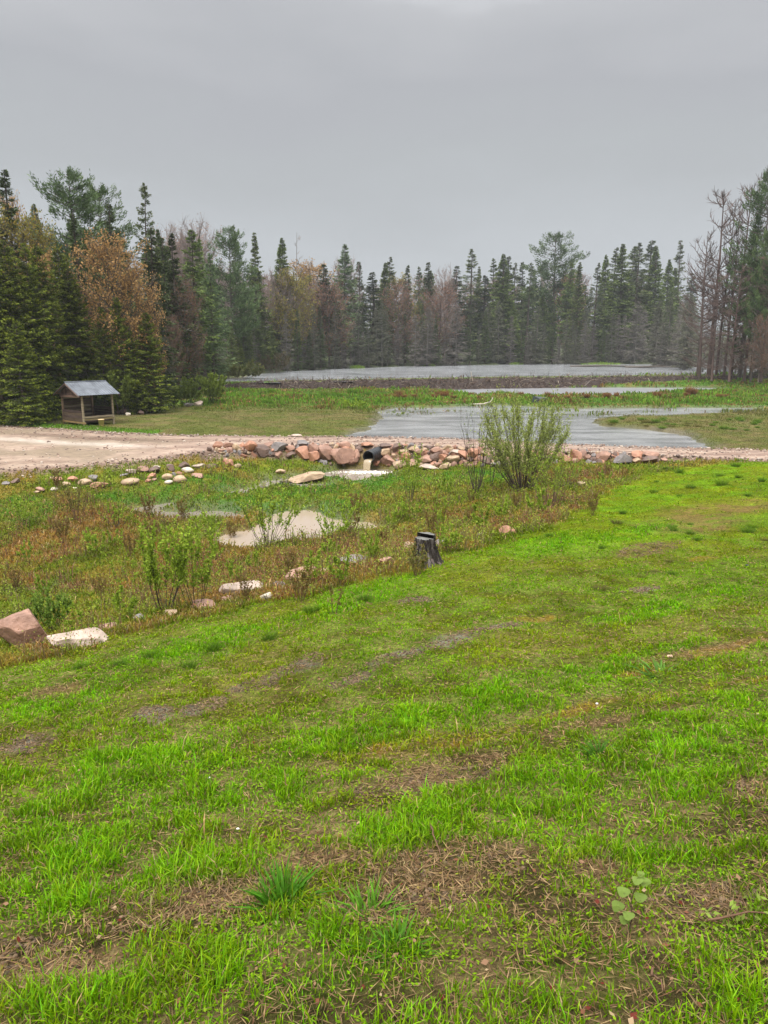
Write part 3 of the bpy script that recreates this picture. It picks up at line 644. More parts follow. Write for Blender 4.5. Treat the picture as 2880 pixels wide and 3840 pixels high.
# ------------------------------------------------------------------ shed
def shed():
    fr = on_z(84.2, 425.6, .45); a = -rad(39)
    ca, sa = math.cos(a), math.sin(a); Wd, Ln, H = 2.55, 2.15, 2.12
    org = np.array([fr[0]-ca*Wd/2, fr[1]-sa*Wd/2, tz(fr[0], fr[1])-.02])
    t = thing('open_shed', 'small open-sided wooden shed with a grey metal gable roof', 'shed', tuple(org), a)
    wood = C(.20,.135,.085); dark = C(.07,.045,.035); pale = C(.33,.26,.17)
    for (x, y, c) in ((-Wd/2,0,wood*1.2),(Wd/2,0,pale*.9),(-Wd/2,Ln,wood),(Wd/2,Ln,pale*.8)):
        mb = MB(); mb.box((x, y, H/2), (.11,.11,H), col=c); link('post', mb.mesh('post'), M_WOOD, t)
    def boards(name, p0, p1, z0, z1, n, cols, gap=.012, th=.025, seed=1):
        rng = np.random.default_rng(seed); mb = MB(); p0 = np.array(p0, float); p1 = np.array(p1, float); d = p1-p0; L = np.linalg.norm(d); ang = math.atan2(d[1], d[0])
        h = (z1-z0)/n
        for i in range(n):
            c = cols[rng.integers(len(cols))]*rng.uniform(.8,1.25); m_ = (p0+p1)/2
            mb.box((m_[0], m_[1], z0+h*(i+.5)), (L+rng.uniform(-.03,.05), th, h-gap-rng.uniform(0,.01)), rz=ang, col=c)
        return link(name, mb.mesh(name), M_WOOD, t)
    boards('front_boards', (-Wd/2+.06,-.07), (Wd/2-.06,-.07), .32, 1.02, 4, [dark, dark*1.5, wood*.5], seed=2)
    boards('sill_board', (-Wd/2-.05,-.08), (Wd/2+.4,-.08), .16, .30, 1, [C(.28,.19,.08)], seed=3)
    boards('left_wall', (-Wd/2-.07,.06), (-Wd/2-.07,Ln-.06), .35, 2.0, 11, [dark, wood*.45, wood*.4, dark, pale*.7], seed=9)
    boards('back_wall', (-Wd/2,Ln+.07), (Wd/2,Ln+.07), .3, 1.15, 5, [dark*.8, dark], seed=5)
    boards('side_rail', (Wd/2+.07,.06), (Wd/2+.07,Ln-.06), .52, .66, 1, [pale*.8], seed=6)
    boards('side_rail', (Wd/2+.07,.06), (Wd/2+.07,Ln-.06), .36, .50, 1, [C(.22,.17,.08)], seed=8)
    mb = MB(); mb.box((0, Ln/2, .28), (Wd-.02, Ln-.02, .07), col=dark*1.3); link('floor', mb.mesh('floor'), M_WOOD, t)
    # gables
    rise, ov, fo = .70, .36, .42; e = Wd/2+ov
    zr = H+rise; ze = H-.10; 
    def zroof(x): return ze+(zr-ze)*(1-abs(x)/e)
    for y, c in ((-.09, dark*1.1), (Ln+.09, dark)):
        mb = MB(); n = 12; rng = np.random.default_rng(4)
        for i in range(n):
            x0, x1 = -Wd/2+Wd*i/n, -Wd/2+Wd*(i+1)/n-.01
            lo = H-.16; V = [(x0,y,lo),(x1,y,lo),(x1,y,zroof(x1)-.03),(x0,y,zroof(x0)-.03),(x0,y+.02,lo),(x1,y+.02,lo),(x1,y+.02,zroof(x1)-.03),(x0,y+.02,zroof(x0)-.03)]
            mb.add(V, Q=[(0,1,2,3),(7,6,5,4),(0,4,5,1),(3,2,6,7),(1,5,6,2),(0,3,7,4)], col=c*rng.uniform(.7,1.5))
        link('gable_boards', mb.mesh('gable_boards'), M_WOOD, t)
    mb = MB(); mb.box((0,-.11,H-.2), (Wd+.1,.05,.13), col=C(.14,.085,.06)); link('header_beam', mb.mesh('header_beam'), M_WOOD, t)
    for x in (-Wd/2, Wd/2):
        mb = MB(); mb.box((x, Ln/2, H-.04), (.09, Ln+fo*2-.1, .09), col=wood*.8); link('top_beam', mb.mesh('top_beam'), M_WOOD, t)
    # rafters (barge boards)
    for y in (-fo+.03, Ln+fo-.03):
        for s in (-1, 1):
            mb = MB(); mb.tubes([(0,y,zr-.08)], [(s*e,y,ze-.08)], .05, .05, 4, dark*2); link('barge_board', mb.mesh('barge_board'), M_WOOD, t)
    m, tt, p, o = newmat('galvanised_steel'); p.inputs['Metallic'].default_value = .55
    n = nnoise(tt, 1.6, 4, .6); r = tt.nodes.new('ShaderNodeValToRGB'); r.color_ramp.elements[0].position=.35; r.color_ramp.elements[0].color=(.09,.10,.115,1); r.color_ramp.elements[1].position=.65; r.color_ramp.elements[1].color=(.19,.205,.225,1)
    tt.links.new(n.outputs['Fac'], r.inputs[0]); tt.links.new(r.outputs[0], p.inputs['Base Color']); p.inputs['Roughness'].default_value = .42
    rf = thing('roof', '', '', (0,0,0)); rf.parent = t
    for kk in ('label','category'): del rf[kk]
    for s in (-1, 1):
        ny, nx = 180, 4; ys = np.linspace(-fo, Ln+fo, ny); xs = np.linspace(0, e, nx)
        X, Yy = np.meshgrid(xs*s, ys, indexing='ij'); 
        ph = (ys % .19)/.19; rib = np.where(ph < .3, .022*np.sin(ph/.3*math.pi), 0)
        Z = ze+(zr-ze)*(1-np.abs(X)/e)+rib[None]
        i = (np.arange(nx-1)[:,None]*ny+np.arange(ny-1)).ravel(); Q = np.stack([i,i+1,i+ny+1,i+ny],1)
        o2 = link('metal_sheet', mesh_np('metal_sheet', np.stack([X,Yy,Z],-1).reshape(-1,3), Q), m, rf)
        md = o2.modifiers.new('th','SOLIDIFY'); md.thickness = .012
    mb = MB(); mb.path([(0,-fo,zr+.03),(0,Ln+fo,zr+.03)], .045, .045, 8, (.3,.32,.33)); link('ridge_cap', mb.mesh('ridge_cap'), m, rf)
    # bucket by the rear right post
    mb = MB(); V = []; n = 16; th = np.arange(n)*2*math.pi/n
    prof_ = [(0,.0),(.11,.0),(.14,.31),(.15,.31),(.15,.34),(.135,.34),(.12,.05),(0,.05)]
    for r_, z_ in prof_: V.append(np.stack([r_*np.cos(th), r_*np.sin(th), np.full(n, z_)],1))
    Q = []
    for i in range(len(prof_)-1): j = np.arange(n); Q.append(np.stack([i*n+j,i*n+(j+1)%n,(i+1)*n+(j+1)%n,(i+1)*n+j],1))
    b = on_z(101.6, 425.3, .45); g = tz(b[0], b[1])
    bt = thing('bucket', 'cream plastic bucket on the grass by the right post of the shed', 'bucket', (b[0], b[1], g))
    mb.add(np.concatenate(V), Q=np.concatenate(Q), col=(.72,.52,.28)); link('pail', mb.mesh('pail', True), solid_mat('bucket_plastic', .5, 5, .9, 1.1, .05), bt).scale = (1.35,1.35,1.35)
    mb = MB(); a_ = np.linspace(0, math.pi, 12); mb.path(np.stack([.2*np.cos(a_), np.full(12,-.04), .45-.12*np.sin(a_)],1), .006,.006,5,(.3,.3,.3)); link('handle', mb.mesh('handle'), M_TWIG, bt)
shed()

# ------------------------------------------------------------------ stump
def stump():
    p = hit(427, 566); k = px_scale(p); Hs = 29/k; base = np.array([p[0], p[1]+.15, tz(p[0], p[1]+.15)-.03])
    t = thing('tree_stump', 'weathered dark grey tree stump with flared roots at the lawn edge', 'stump', tuple(base))
    n, m = 120, 40; th = np.arange(n)*2*math.pi/n
    V = []; Cc = []
    rb = .18; rng = np.random.default_rng(8)
    ridge = .5+.5*np.sin(th*7+1.3*np.sin(th*2))
    lobes = np.maximum(0, np.cos(th*2.5+.7))**1.5
    for i in range(m):
        q = i/(m-1); z = Hs*q
        r = rb*(.95+1.75*np.exp(-q*4.6)*(.35+.95*lobes)+.25*(1-q)) + .012*ridge + (fbm(np.cos(th)*3+q*2, np.sin(th)*3+q*1.2, .3, 4)-.5)*.12
        r = r - .05*np.exp(-((np.angle(np.exp(1j*(th+1.05))))/.16)**2)*(q > .25)   # the split down the front
        x = r*np.cos(th)*1.02-.05*(1-q)*0-.0; y = r*np.sin(th)*.95
        zz = z + (q**3)*(.075*(np.cos(th-.9) > .1))      # higher right-rear half
        x = x + .05*q*(np.cos(th) < -.2)*0 - .03*q
        V.append(np.stack([x, y, zz],1))
        g = fbm(th*6, np.full(n, q*1.4), .5, 6)
        c = mixc(C(.025,.019,.016), C(.13,.11,.10), sstep(.5,.8, g)); c = mixc(c, C(.03,.022,.018), (1-sstep(0,.18,q))*.6*np.ones(n)); Cc.append(c)
    V = np.concatenate(V); Q = []
    for i in range(m-1): j = np.arange(n); Q.append(np.stack([i*n+j,i*n+(j+1)%n,(i+1)*n+(j+1)%n,(i+1)*n+j],1))
    mb = MB(); mb.add(V, Q=np.concatenate(Q), col=np.concatenate(Cc)); link('bark', mb.mesh('bark', True), M_BARK, t)
    mb = MB(); top = V[-n:]
    for nm, msk, h in (('sawn_top', np.cos(th-.9) <= .1, 0), ('sawn_top', np.cos(th-.9) > .1, 1)):
        ids = np.nonzero(msk)[0]; 
        if ids[0] == 0 and ids[-1] == n-1:
            br = np.nonzero(np.diff(ids) > 1)[0]
            if len(br): ids = np.concatenate([ids[br[0]+1:], ids[:br[0]+1]])
        P = top[ids]; c = P.mean(0); V2 = np.concatenate([[c], P]); T = [(0,a+1,a+2) for a in range(len(P)-1)]+[(0,len(P),1)]
        mb = MB(); mb.add(V2+np.array([0,0,.002]), T=T, col=C(.15,.145,.13)); link(nm, mb.mesh(nm), M_WOOD, t)
    for (ax_, L_) in ((-1.9,.42),(-.5,.40),(-2.7,.3),(-1.1,.34)):
        mb = MB(); pts = [np.array([.16*math.cos(ax_), .16*math.sin(ax_), .16]), np.array([.26*math.cos(ax_), .26*math.sin(ax_), .07]), np.array([L_*math.cos(ax_+.15), L_*math.sin(ax_+.15), .0]), np.array([(L_+.12)*math.cos(ax_+.1), (L_+.12)*math.sin(ax_+.1), -.05])]
        mb.path(pts, .06, .02, 8, C(.09,.07,.06)); link('root', mb.mesh('root', True), M_BARK, t)
stump()

# ------------------------------------------------------------------ beaver dam
DAMP = np.array([on_z(a, b, 1.38)[:2] for a, b in [(185,383.2),(225,382),(259,380.8),(320,380),(394,379),(509,377.4),(640,376.2),(768,375.4),(900,375)]]); DAMX, DAMY = DAMP[:,0], DAMP[:,1]
def dam():
    cp = [(185,383.2),(225,382),(259,380.8),(320,380),(394,379),(509,377.4),(640,376.2),(768,375.4),(900,375)]
    P = np.array([on_z(a, b, 1.38)[:2] for a, b in cp]); n = 420; s = np.concatenate([[0], np.cumsum(np.linalg.norm(np.diff(P,axis=0),axis=1))])
    t_ = np.linspace(0, s[-1], n); X = np.interp(t_, s, P[:,0]); Yc = np.interp(t_, s, P[:,1])+(fbm(t_, t_*0, 6, 3)-.5)*1.5
    prof_ = np.array([(-3.4,-.2),(-2.6,.12),(-1.9,.55),(-1.2,.95),(-.6,1.14),(0,1.27),(.6,1.18),(1.4,.95),(2.2,.8)]); k = len(prof_)
    V = []
    hh = np.interp(t_, [0, 6, 12, 200], [.55,.8,1,1])
    for o, z in prof_: V.append(np.stack([X+(fbm(t_, t_*0+o, .8, 5)-.5)*.5, Yc+o+(fbm(t_, t_*0+o*3, .9, 15)-.5)*.7, .05+np.maximum(z,-.1)*hh*(1 if z < .5 else 1)+(fbm(t_, t_*0+o*2, .7, 25)-.5)*.55],1))
    V = np.stack(V, 1).reshape(-1,3); i = (np.arange(n-1)[:,None]*k+np.arange(k-1)).ravel()
    root = thing('beaver_dam', 'long low beaver dam of mud and sticks holding back the lake', 'dam', (X[n//2], Yc[n//2], .05))
    off = np.array([X[n//2], Yc[n//2], .05])
    mb = MB(); mb.add(V-off, Q=np.stack([i,i+k,i+k+1,i+1],1), col=C(.032,.02,.015)); link('mud_bank', mb.mesh('mud_bank'), M_BARK, root)
    rng = np.random.default_rng(2)
    def sticks(N, l0, l1, r0, r1, pal):
        a = rng.uniform(0, n-1.01, N); j = a.astype(int); o = rng.uniform(-3.0, .9, N)
        z = np.interp(o, prof_[:,0], prof_[:,1])*hh[j]+.02
        p = np.stack([X[j], Yc[j]+o, z],1); L = rng.uniform(l0, l1, N)
        d = np.stack([rng.normal(0,.8,N), rng.normal(-.15,.5,N), rng.normal(.12,.45,N)],1); d /= np.linalg.norm(d,axis=1,keepdims=True)
        r = rng.uniform(r0, r1, N); c = np.array(pal)[rng.integers(0,len(pal),N)]*rng.uniform(.7,1.2,(N,1))
        return p-d*L[:,None]*.4, p+d*L[:,None]*.6, r, c
    pal = [(.07,.045,.03),(.11,.075,.05),(.045,.03,.025),(.20,.16,.12),(.09,.055,.04)]
    p0, p1, r, c = sticks(5200, .5, 1.7, .018, .045, pal); mb = MB(); mb.tubes(p0-off, p1-off, r, r*.6, 4, c)
    o = link('woven_sticks', mb.mesh('woven_sticks'), M_TWIG, root); o['kind'] = 'stuff'
    p0, p1, r, c = sticks(36, 1.6, 3.0, .035, .06, [(.40,.33,.25),(.30,.25,.2)])
    for i in range(36): mb = MB(); mb.tubes([p0[i]-off], [p1[i]-off], r[i], r[i]*.5, 5, c[i]); link('bleached_stick', mb.mesh('bleached_stick'), M_TWIG, root)
dam()

# ------------------------------------------------------------------ trees (prototypes have height 1, copied at real size)
def conifer(seed, Rd=.15, nb=240, per=46, t0=.06, shape=.8, droop=.25, leaf=.022, wide=.007, cd=C(.035,.06,.022), ct=C(.08,.12,.03), irregular=.15, layered=0, trunk=C(.10,.08,.065), gap=0., tuft=0., topfat=0., dead=0.):
    rng = np.random.default_rng(seed); tr = MB()
    tr.path([(0,0,-.02),(rng.normal(0,.003),0,.3),(rng.normal(0,.004),rng.normal(0,.004),.65),(0,0,.995)], .0125, .0012, 7, trunk)
    h = t0+(1-t0)*rng.uniform(0, 1, nb)**.95; h = np.sort(h)
    if layered: h = np.round(h*layered)/layered+rng.normal(0,.004,nb); h = np.clip(h, t0, .985)
    az = rng.uniform(0, 2*math.pi, nb); ph = fbm(np.cos(az)*2+h*3+seed, np.sin(az)*2+h*4, .7, 4)
    prof_ = np.minimum(1, (1-h)**shape*(1+topfat*h)) * np.clip(.55+ (h-t0)*4, .55, 1)
    L = Rd*prof_*(rng.uniform(1-irregular*2, 1+irregular, nb))*(.72+.56*ph)+.005
    slope = -droop*(1-h)+.55*h**2*.8
    dirx = np.stack([np.cos(az), np.sin(az), slope],1); P0 = np.stack([0*h,0*h,h],1)
    tipup = rng.uniform(0, .22, nb)*L
    if dead < 1: pass
    tr.tubes(P0, P0+dirx*L[:,None]*.92, .0028*(.4+L/Rd), .0006, 3, trunk*.9)
    keep = rng.uniform(0,1,nb) > gap
    idx = np.repeat(np.nonzero(keep)[0], per); m = len(idx)
    if tuft: s = 1-np.abs(rng.normal(0, tuft, m)); s = np.clip(s, .15, 1.03)
    else: s = rng.uniform(.08, 1.03, m)**.75
    lat = np.stack([-np.sin(az[idx]), np.cos(az[idx]), 0*s],1)
    w = rng.normal(0, .22, m)*(1.15-s)*L[idx]+rng.normal(0,.003,m)
    P = P0[idx]+dirx[idx]*(L[idx]*s)[:,None]+lat*w[:,None]; P[:,2] += tipup[idx]*s**2 - np.abs(w)*.25 - rng.uniform(0,.010,m)+ (rng.normal(0,.010,m) if tuft else 0)
    D = dirx[idx]*rng.uniform(.3,1,(m,1))+lat*np.sign(w)[:,None]*rng.uniform(0,.9,(m,1))+rng.normal(0,.25,(m,3)); D[:,2] += -.25+(.75 if tuft else 0)
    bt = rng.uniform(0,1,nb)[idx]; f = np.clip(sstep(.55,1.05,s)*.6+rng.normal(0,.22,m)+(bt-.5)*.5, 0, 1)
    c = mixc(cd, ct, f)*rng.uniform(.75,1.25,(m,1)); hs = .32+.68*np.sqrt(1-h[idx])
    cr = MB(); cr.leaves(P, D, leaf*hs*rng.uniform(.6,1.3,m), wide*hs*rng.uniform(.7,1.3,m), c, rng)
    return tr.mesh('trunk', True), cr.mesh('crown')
def twig_tree(seed, Rd=.16, nb=60, t0=.25, up=.9, twigs=16, colr=C(.12,.085,.07), tr_r=.0105, prof_=None, tl=.05, lf=0, lc=None, leafsz=.01, multi=0, rw=1.):
    """bare tree: trunk, branches sweeping upward, twigs; optional small leaves"""
    rng = np.random.default_rng(seed); tr = MB(); cr = MB()
    tr.path([(0,0,-.02),(rng.normal(0,.003),0,.3),(rng.normal(0,.005),rng.normal(0,.005),.65),(0,0,1.)], tr_r, .0012, 7, colr)
    h = np.sort(t0+(.97-t0)*rng.uniform(0,1,nb)); az = rng.uniform(0,2*math.pi,nb)
    hh = (h-t0)/(1-t0); L = Rd*(prof_(hh) if prof_ else (1-hh)**.6)*rng.uniform(.6,1.1,nb)+.01
    A = []; Bq = []; r0 = []; r1 = []; tipP = []; tipD = []
    n = 6
    for i in range(nb):
        d = np.array([math.cos(az[i]), math.sin(az[i]), rng.uniform(-.05,.3)]); p = np.array([0,0,h[i]]); pts = [p]
        for k in range(n):
            d = d+np.array([0,0,up*.22])+rng.normal(0,.07,3); d /= np.linalg.norm(d); p = p+d*L[i]/n*1.25; pts.append(p)
        pts = np.array(pts); rr = np.linspace(.0030*(.35+L[i]/Rd)*rw, .0007*rw, n+1)
        A.append(pts[:-1]); Bq.append(pts[1:]); r0.append(rr[:-1]); r1.append(rr[1:])
        for k in range(twigs):
            s = rng.uniform(.15,1)*n; j = min(int(s), n-1); q = pts[j]+(pts[j+1]-pts[j])*(s-j)
            e = (pts[j+1]-pts[j]); e = e/np.linalg.norm(e)+rng.normal(0,.55,3)+np.array([0,0,.35*up]); e /= np.linalg.norm(e)
            l = tl*rng.uniform(.4,1.2)*(.5+.5*L[i]/Rd); A.append(q[None]); Bq.append((q+e*l)[None]); r0.append([.0011*rw]); r1.append([.0005*rw])
            tipP.append(q+e*l*rng.uniform(.3,1)); tipD.append(e)
    cr.tubes(np.concatenate(A), np.concatenate(Bq), np.concatenate(r0), np.concatenate(r1), 3, colr)
    meshes = [tr.mesh('trunk', True), cr.mesh('branches')]
    if lf:
        tp = np.array(tipP); td = np.array(tipD); j = rng.integers(0,len(tp),lf)
        P = tp[j]+rng.normal(0,.013,(lf,3)); D = td[j]+rng.normal(0,.8,(lf,3))
        c = mixc(lc[0], lc[1], rng.uniform(0,1,lf))*rng.uniform(.7,1.3,(lf,1))
        lm = MB(); lm.leaves(P, D, leafsz*rng.uniform(.6,1.4,lf), leafsz*.7*rng.uniform(.6,1.4,lf), c, rng); meshes.append(lm.mesh('leaves'))
    return meshes
PROTO = {}
def protos():
    P = PROTO
    DS = dict(cd=C(.072,.105,.03), ct=C(.18,.235,.062))
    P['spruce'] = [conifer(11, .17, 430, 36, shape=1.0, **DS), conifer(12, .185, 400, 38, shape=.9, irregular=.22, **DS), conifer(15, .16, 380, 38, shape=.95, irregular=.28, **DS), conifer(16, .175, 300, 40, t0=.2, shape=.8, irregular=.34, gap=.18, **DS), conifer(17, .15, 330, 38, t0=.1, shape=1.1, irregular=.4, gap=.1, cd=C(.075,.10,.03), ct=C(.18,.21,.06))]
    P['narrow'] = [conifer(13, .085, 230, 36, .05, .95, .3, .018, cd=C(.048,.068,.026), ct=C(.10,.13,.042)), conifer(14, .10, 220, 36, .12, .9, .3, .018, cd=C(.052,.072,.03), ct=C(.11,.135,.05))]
    P['near'] = [conifer(s, .20, 330, 62, .04, .62, .30, .020, .0075, cd=C(.05,.072,.012), ct=C(.20,.235,.028), irregular=.25) for s in (21,22,23)]
    P['open'] = [conifer(31, .15, 140, 46, .15, .95, .15, .022, .006, cd=C(.07,.10,.04), ct=C(.16,.19,.07), irregular=.3), conifer(32, .15, 130, 46, .15, 1.0, .1, .022, .006, cd=C(.07,.095,.04), ct=C(.17,.19,.07), irregular=.3)]
    P['larch'] = [conifer(41, .20, 260, 50, .08, .95, .1, .024, .0055, cd=C(.10,.15,.065), ct=C(.17,.22,.10), irregular=.22)]
    P['pine'] = [conifer(51, .27, 150, 120, .22, .45, -.25, .028, .0065, cd=C(.07,.115,.045), ct=C(.15,.21,.08), tuft=.34, irregular=.25), conifer(52, .25, 130, 120, .26, .4, -.35, .028, .0065, cd=C(.07,.115,.045), ct=C(.16,.215,.08), tuft=.34, irregular=.32)]
    P['sparsetop'] = [conifer(61, .15, 130, 46, .1, .7, .1, .022, .0065, cd=C(.065,.09,.03), ct=C(.16,.17,.055), irregular=.35, gap=.12)]
    P['dead'] = [conifer(s, .15, 200, 36, .04, .6, .25, .036, .0030, cd=C(.13,.115,.10), ct=C(.25,.225,.19), irregular=.3, trunk=C(.15,.14,.12)) for s in (71,72,73)]
    P['mossy'] = [conifer(s, .13, 190, 40, .05, .65, .25, .028, .004, cd=C(.085,.09,.06), ct=C(.17,.17,.11), irregular=.3, trunk=C(.13,.12,.10)) for s in (76,77)]
    P['bare'] = [twig_tree(81, .20, 46, .30, 1.0, 14, C(.105,.07,.06), prof_=lambda h: (1-h)**.55), twig_tree(82, .15, 44, .28, 1.1, 14, C(.10,.07,.06), prof_=lambda h: (1-h)**.5)]
    P['barelow'] = [twig_tree(83, .12, 90, .08, .5, 14, C(.12,.08,.068), prof_=lambda h: (1-h)**.4)]
    P['snag'] = [twig_tree(85, .09, 16, .35, .9, 4, C(.20,.17,.15), tr_r=.006)]
    egg = lambda h: np.sqrt(np.clip(1-(h*1.05-.28)**2*1.7, .05, 1))
    P['bud'] = [twig_tree(91, .30, 80, .18, .9, 26, C(.11,.08,.06), prof_=egg, tl=.07, lf=7500, lc=(C(.32,.18,.07),C(.44,.28,.11)), leafsz=.013), twig_tree(92, .27, 80, .12, 1., 26, C(.10,.08,.06), prof_=egg, tl=.07, lf=6500, lc=(C(.33,.19,.08),C(.42,.27,.11)), leafsz=.013)]
    P['redbud'] = [twig_tree(93, .24, 90, .10, 1., 26, C(.13,.10,.085), prof_=egg, tl=.07, lf=4200, lc=(C(.20,.09,.055),C(.24,.13,.075)), leafsz=.011)]
    P['yellow'] = [twig_tree(94, .28, 80, .15, 1., 26, C(.13,.11,.07), prof_=egg, tl=.07, lf=7000, lc=(C(.20,.20,.04),C(.30,.22,.05)), leafsz=.013)]
    P['haze'] = [twig_tree(95, .22, 70, .25, 1.2, 26, C(.24,.19,.17), prof_=egg, tl=.08, lf=900, lc=(C(.26,.15,.11),C(.3,.2,.13)), leafsz=.010)]
protos()
PC = {}
def shore_y(px):
    r = np.interp(px, [225,262,292,394,509,640,700,768],[376,373.5,371,366.8,364.5,364.2,362.5,363]); return min(4.3/math.tan(PITCH+math.atan((512-r)/FPX)*-1), 225)
def tree(kindn, px, top, Y, label, group=None, ws=1.0, cat='tree', base=None, seed=None):
    """top: photo row of the tip; Y: distance in metres"""
    L = PROTO[kindn]; i = PC.get(kindn, 0); PC[kindn] = i+1; pr = L[(i if seed is None else seed) % len(L)]
    tp = on_y(px, top, Y); x, y = tp[0], Y; g = tz(x, y) if base is None else base
    H = tp[2]-g; name = {'pine':'pine_tree','bud':'budding_tree','redbud':'budding_tree','yellow':'budding_tree','haze':'bare_tree','bare':'bare_tree','barelow':'bare_tree','snag':'dead_tree','dead':'dead_spruce','mossy':'dead_spruce','larch':'larch_tree'}.get(kindn, 'spruce_tree')
    w = H*ws; t = thing(name, label, cat, (x, y, g-.05), R0.uniform(0, 6.28), group, (w, w, H)); t.rotation_euler = (R0.normal(0,.018), R0.normal(0,.018), R0.uniform(0, 6.28))
    parts = ['trunk', 'crown'] if len(pr) == 2 and kindn not in ('bare','barelow','snag') else ['trunk', 'branches', 'leaves'][:len(pr)]
    for n, me in zip(parts, pr):
        mat = M_BARK if n == 'trunk' else M_TWIG if n == 'branches' else M_LEAF if n == 'leaves' else M_NEEDLE
        link(n, me, mat, t)
    return t
GL, GF, GR = 'forest edge trees on the left', 'trees along the far shore of the lake', 'bare and green trees standing on the right shore'
# left block: kind, column, top row, distance, width factor, phrase
left = [
 ('narrow',1,168,62,1.5,'tall dark spruce at the very left edge, rising above the yellow trees'),
 ('spruce',32,203,82,1.0,'small pointed spruce top left of the large pine'),
 ('pine',66,172,70,1.05,'large irregular white pine, tallest tree left of the shed'),
 ('pine',94,186,74,.95,'pale green pine leaning against the right side of the largest pine'),
 ('narrow',105,203,68,1.2,'dark spruce spire in front of the pale green pine'),
 ('spruce',84,228,68,.8,'dark spruce standing low in front of the largest pine'),
 ('narrow',72,212,64,1.3,'dark spruce spire in front of the largest pine'),
 ('sparsetop',138,182,74,.88,'tall spruce with a ragged thin top, right of the two pines'),
 ('narrow',149,229,64,1.6,'dark blackish spruce directly right of the ragged-topped spruce'),
 ('spruce',160,230,88,.9,'dull green spruce between the blackish spruce and the bare hill trees'),
 ('narrow',174,233,82,1.5,'sharp dark spruce in front of the bare grey hill trees'),
 ('narrow',164,238,84,1.3,'thin spruce just left of the sharp dark spruce'),
 ('spruce',198,238,96,.8,'spruce with pale top left of the pale green larch'),
 ('larch',207,252,92,1.15,'broad pale grey-green larch reaching down to the water'),
 ('pine',226,229,122,1.0,'dark blue-green pine right of the pale larch'),
 ('open',233,224,128,.8,'thin yellowish conifer top poking above the blue-green pine'),
 ('spruce',254,232,134,1.15,'tall dark spruce between the blue-green pine and the broad-topped spruce'),
 ('spruce',279,237,146,1.35,'broad dark spruce at the right end of the tall left group'),
 ('spruce',241,300,126,1.2,'small olive spruce in front of the blue-green pine'),
 ('spruce',262,310,137,1.0,'small green fir beneath the tall dark spruces at the water'),
 ('yellow',21,222,62,.85,'yellow-green budding tree near the left edge'),
 ('bud',40,258,60,.6,'orange budding tree peeping out right of the yellow tree'),
 ('bud',6,205,70,.6,'brownish yellow budding tree beside the spruce at the left edge'),
 ('bud',110,247,59.5,1.0,'large orange budding tree above and right of the shed'),
 ('bud',134,274,60.5,.8,'orange budding tree behind the olive spruce right of the shed'),
 ('redbud',183,282,82,.85,'dull red budding tree between orange tree and pale larch'),
 ('redbud',170,318,74,.7,'small reddish tree with bare twigs behind the olive spruce'),
 ('near',4,240,51,1.0,'olive green spruce at the left edge of the dense front row'),
 ('near',21,243,52,.9,'second spruce from the left in the dense front row'),
 ('near',34,246,54,1.05,'third spruce from the left in the dense front row'),
 ('near',61,248,57,1.1,'fourth spruce from the left in the dense front row, behind the shed'),
 ('near',71,262,57,.95,'fifth spruce from the left in the dense front row, behind the shed'),
 ('near',97,306,57,.85,'shorter olive spruce rising directly behind the shed roof'),
 ('near',118,297,58,.85,'dark green spruce in front of the orange tree'),
 ('near',144,312,59,1.3,'bushy olive spruce ending the front row above the stone heap'),
 ('near',131,330,58,.9,'low spruce filling in beneath the orange tree'),
 ('near',40,330,55.5,1.0,'lower spruce standing behind the left side of the shed'),
 ('near',14,320,49,1.2,'lower spruce at the foot of the front row on the left'),
 ('near',-14,250,50,1.1,'spruce just outside the left edge of the dense front row'),
 ('near',-34,240,52,1.1,'spruce further out to the left of the front row'),
]
for k, px, tp, Y, ws, lb in left: tree(k, px, tp, Y, lb, GL, ws)
far = [
 ('snag',295,232,150,1.0),('yellow',293,276,140,.7),('bud',312,268,160,.8),('redbud',304,285,135,.7),('narrow',320,264,155,1.2),('narrow',307,275,150,1.1),('redbud',328,285,140,.8),
 ('larch',343,243,150,.85),('spruce',336,285,140,.9),('narrow',358,261,152,1.2),('haze',350,262,190,.8),('narrow',373,272,148,1.5),('spruce',384,262,156,.8),('open',389,256,158,1.0),('yellow',397,280,165,.6),('narrow',405.5,265,150,.9),
 ('redbud',398,285,175,.8),('open',419,266,160,.9),('narrow',428,262,165,1.2),('spruce',433,273,158,1.0),('redbud',440,288,175,.9),('haze',446,272,210,.8),('narrow',450,280,160,1.3),('narrow',458,266,158,1.3),('snag',449,262,180,.7),
 ('open',472,248,165,1.0),('spruce',480,266,158,.8),('narrow',487,275,156,1.3),('open',495,258,165,.9),('spruce',503.5,253,168,.85),('narrow',508,256,170,1.2),('open',516,262,165,.9),('narrow',522,262,160,1.0),('open',529,262,168,.8),
 ('narrow',536,272,160,1.2),('pine',557.6,234,165,1.0),('spruce',570,262,170,.8),('bud',571,279,150,.45),('spruce',580,262,168,.8),('narrow',586,285,160,1.2),('open',597,262,170,.9),('spruce',607,254,172,.75),('open',614,247,174,.9),('spruce',624,244,176,.85),('spruce',630,246,172,.8),
 ('open',640,242,178,1.0),('open',650,239,180,1.1),('spruce',660,245,176,.9),('spruce',669,259,170,.8),('open',683,239,160,.9),('spruce',676,268,160,.8),('narrow',692,273,170,1.2),('spruce',645,285,165,1.2),('spruce',612,290,165,1.1),
 ('spruce',380,300,148,1.1),('spruce',420,300,150,1.1),('spruce',470,300,152,1.2),('spruce',510,300,154,1.1),('spruce',545,295,156,1.1),
]
far.sort(key=lambda a: a[1]); far = [(k, px, tp, shore_y(px)+6+(Y % 7)*4+(10 if k in ('haze','snag') else 0), ws) for k, px, tp, Y, ws in far]
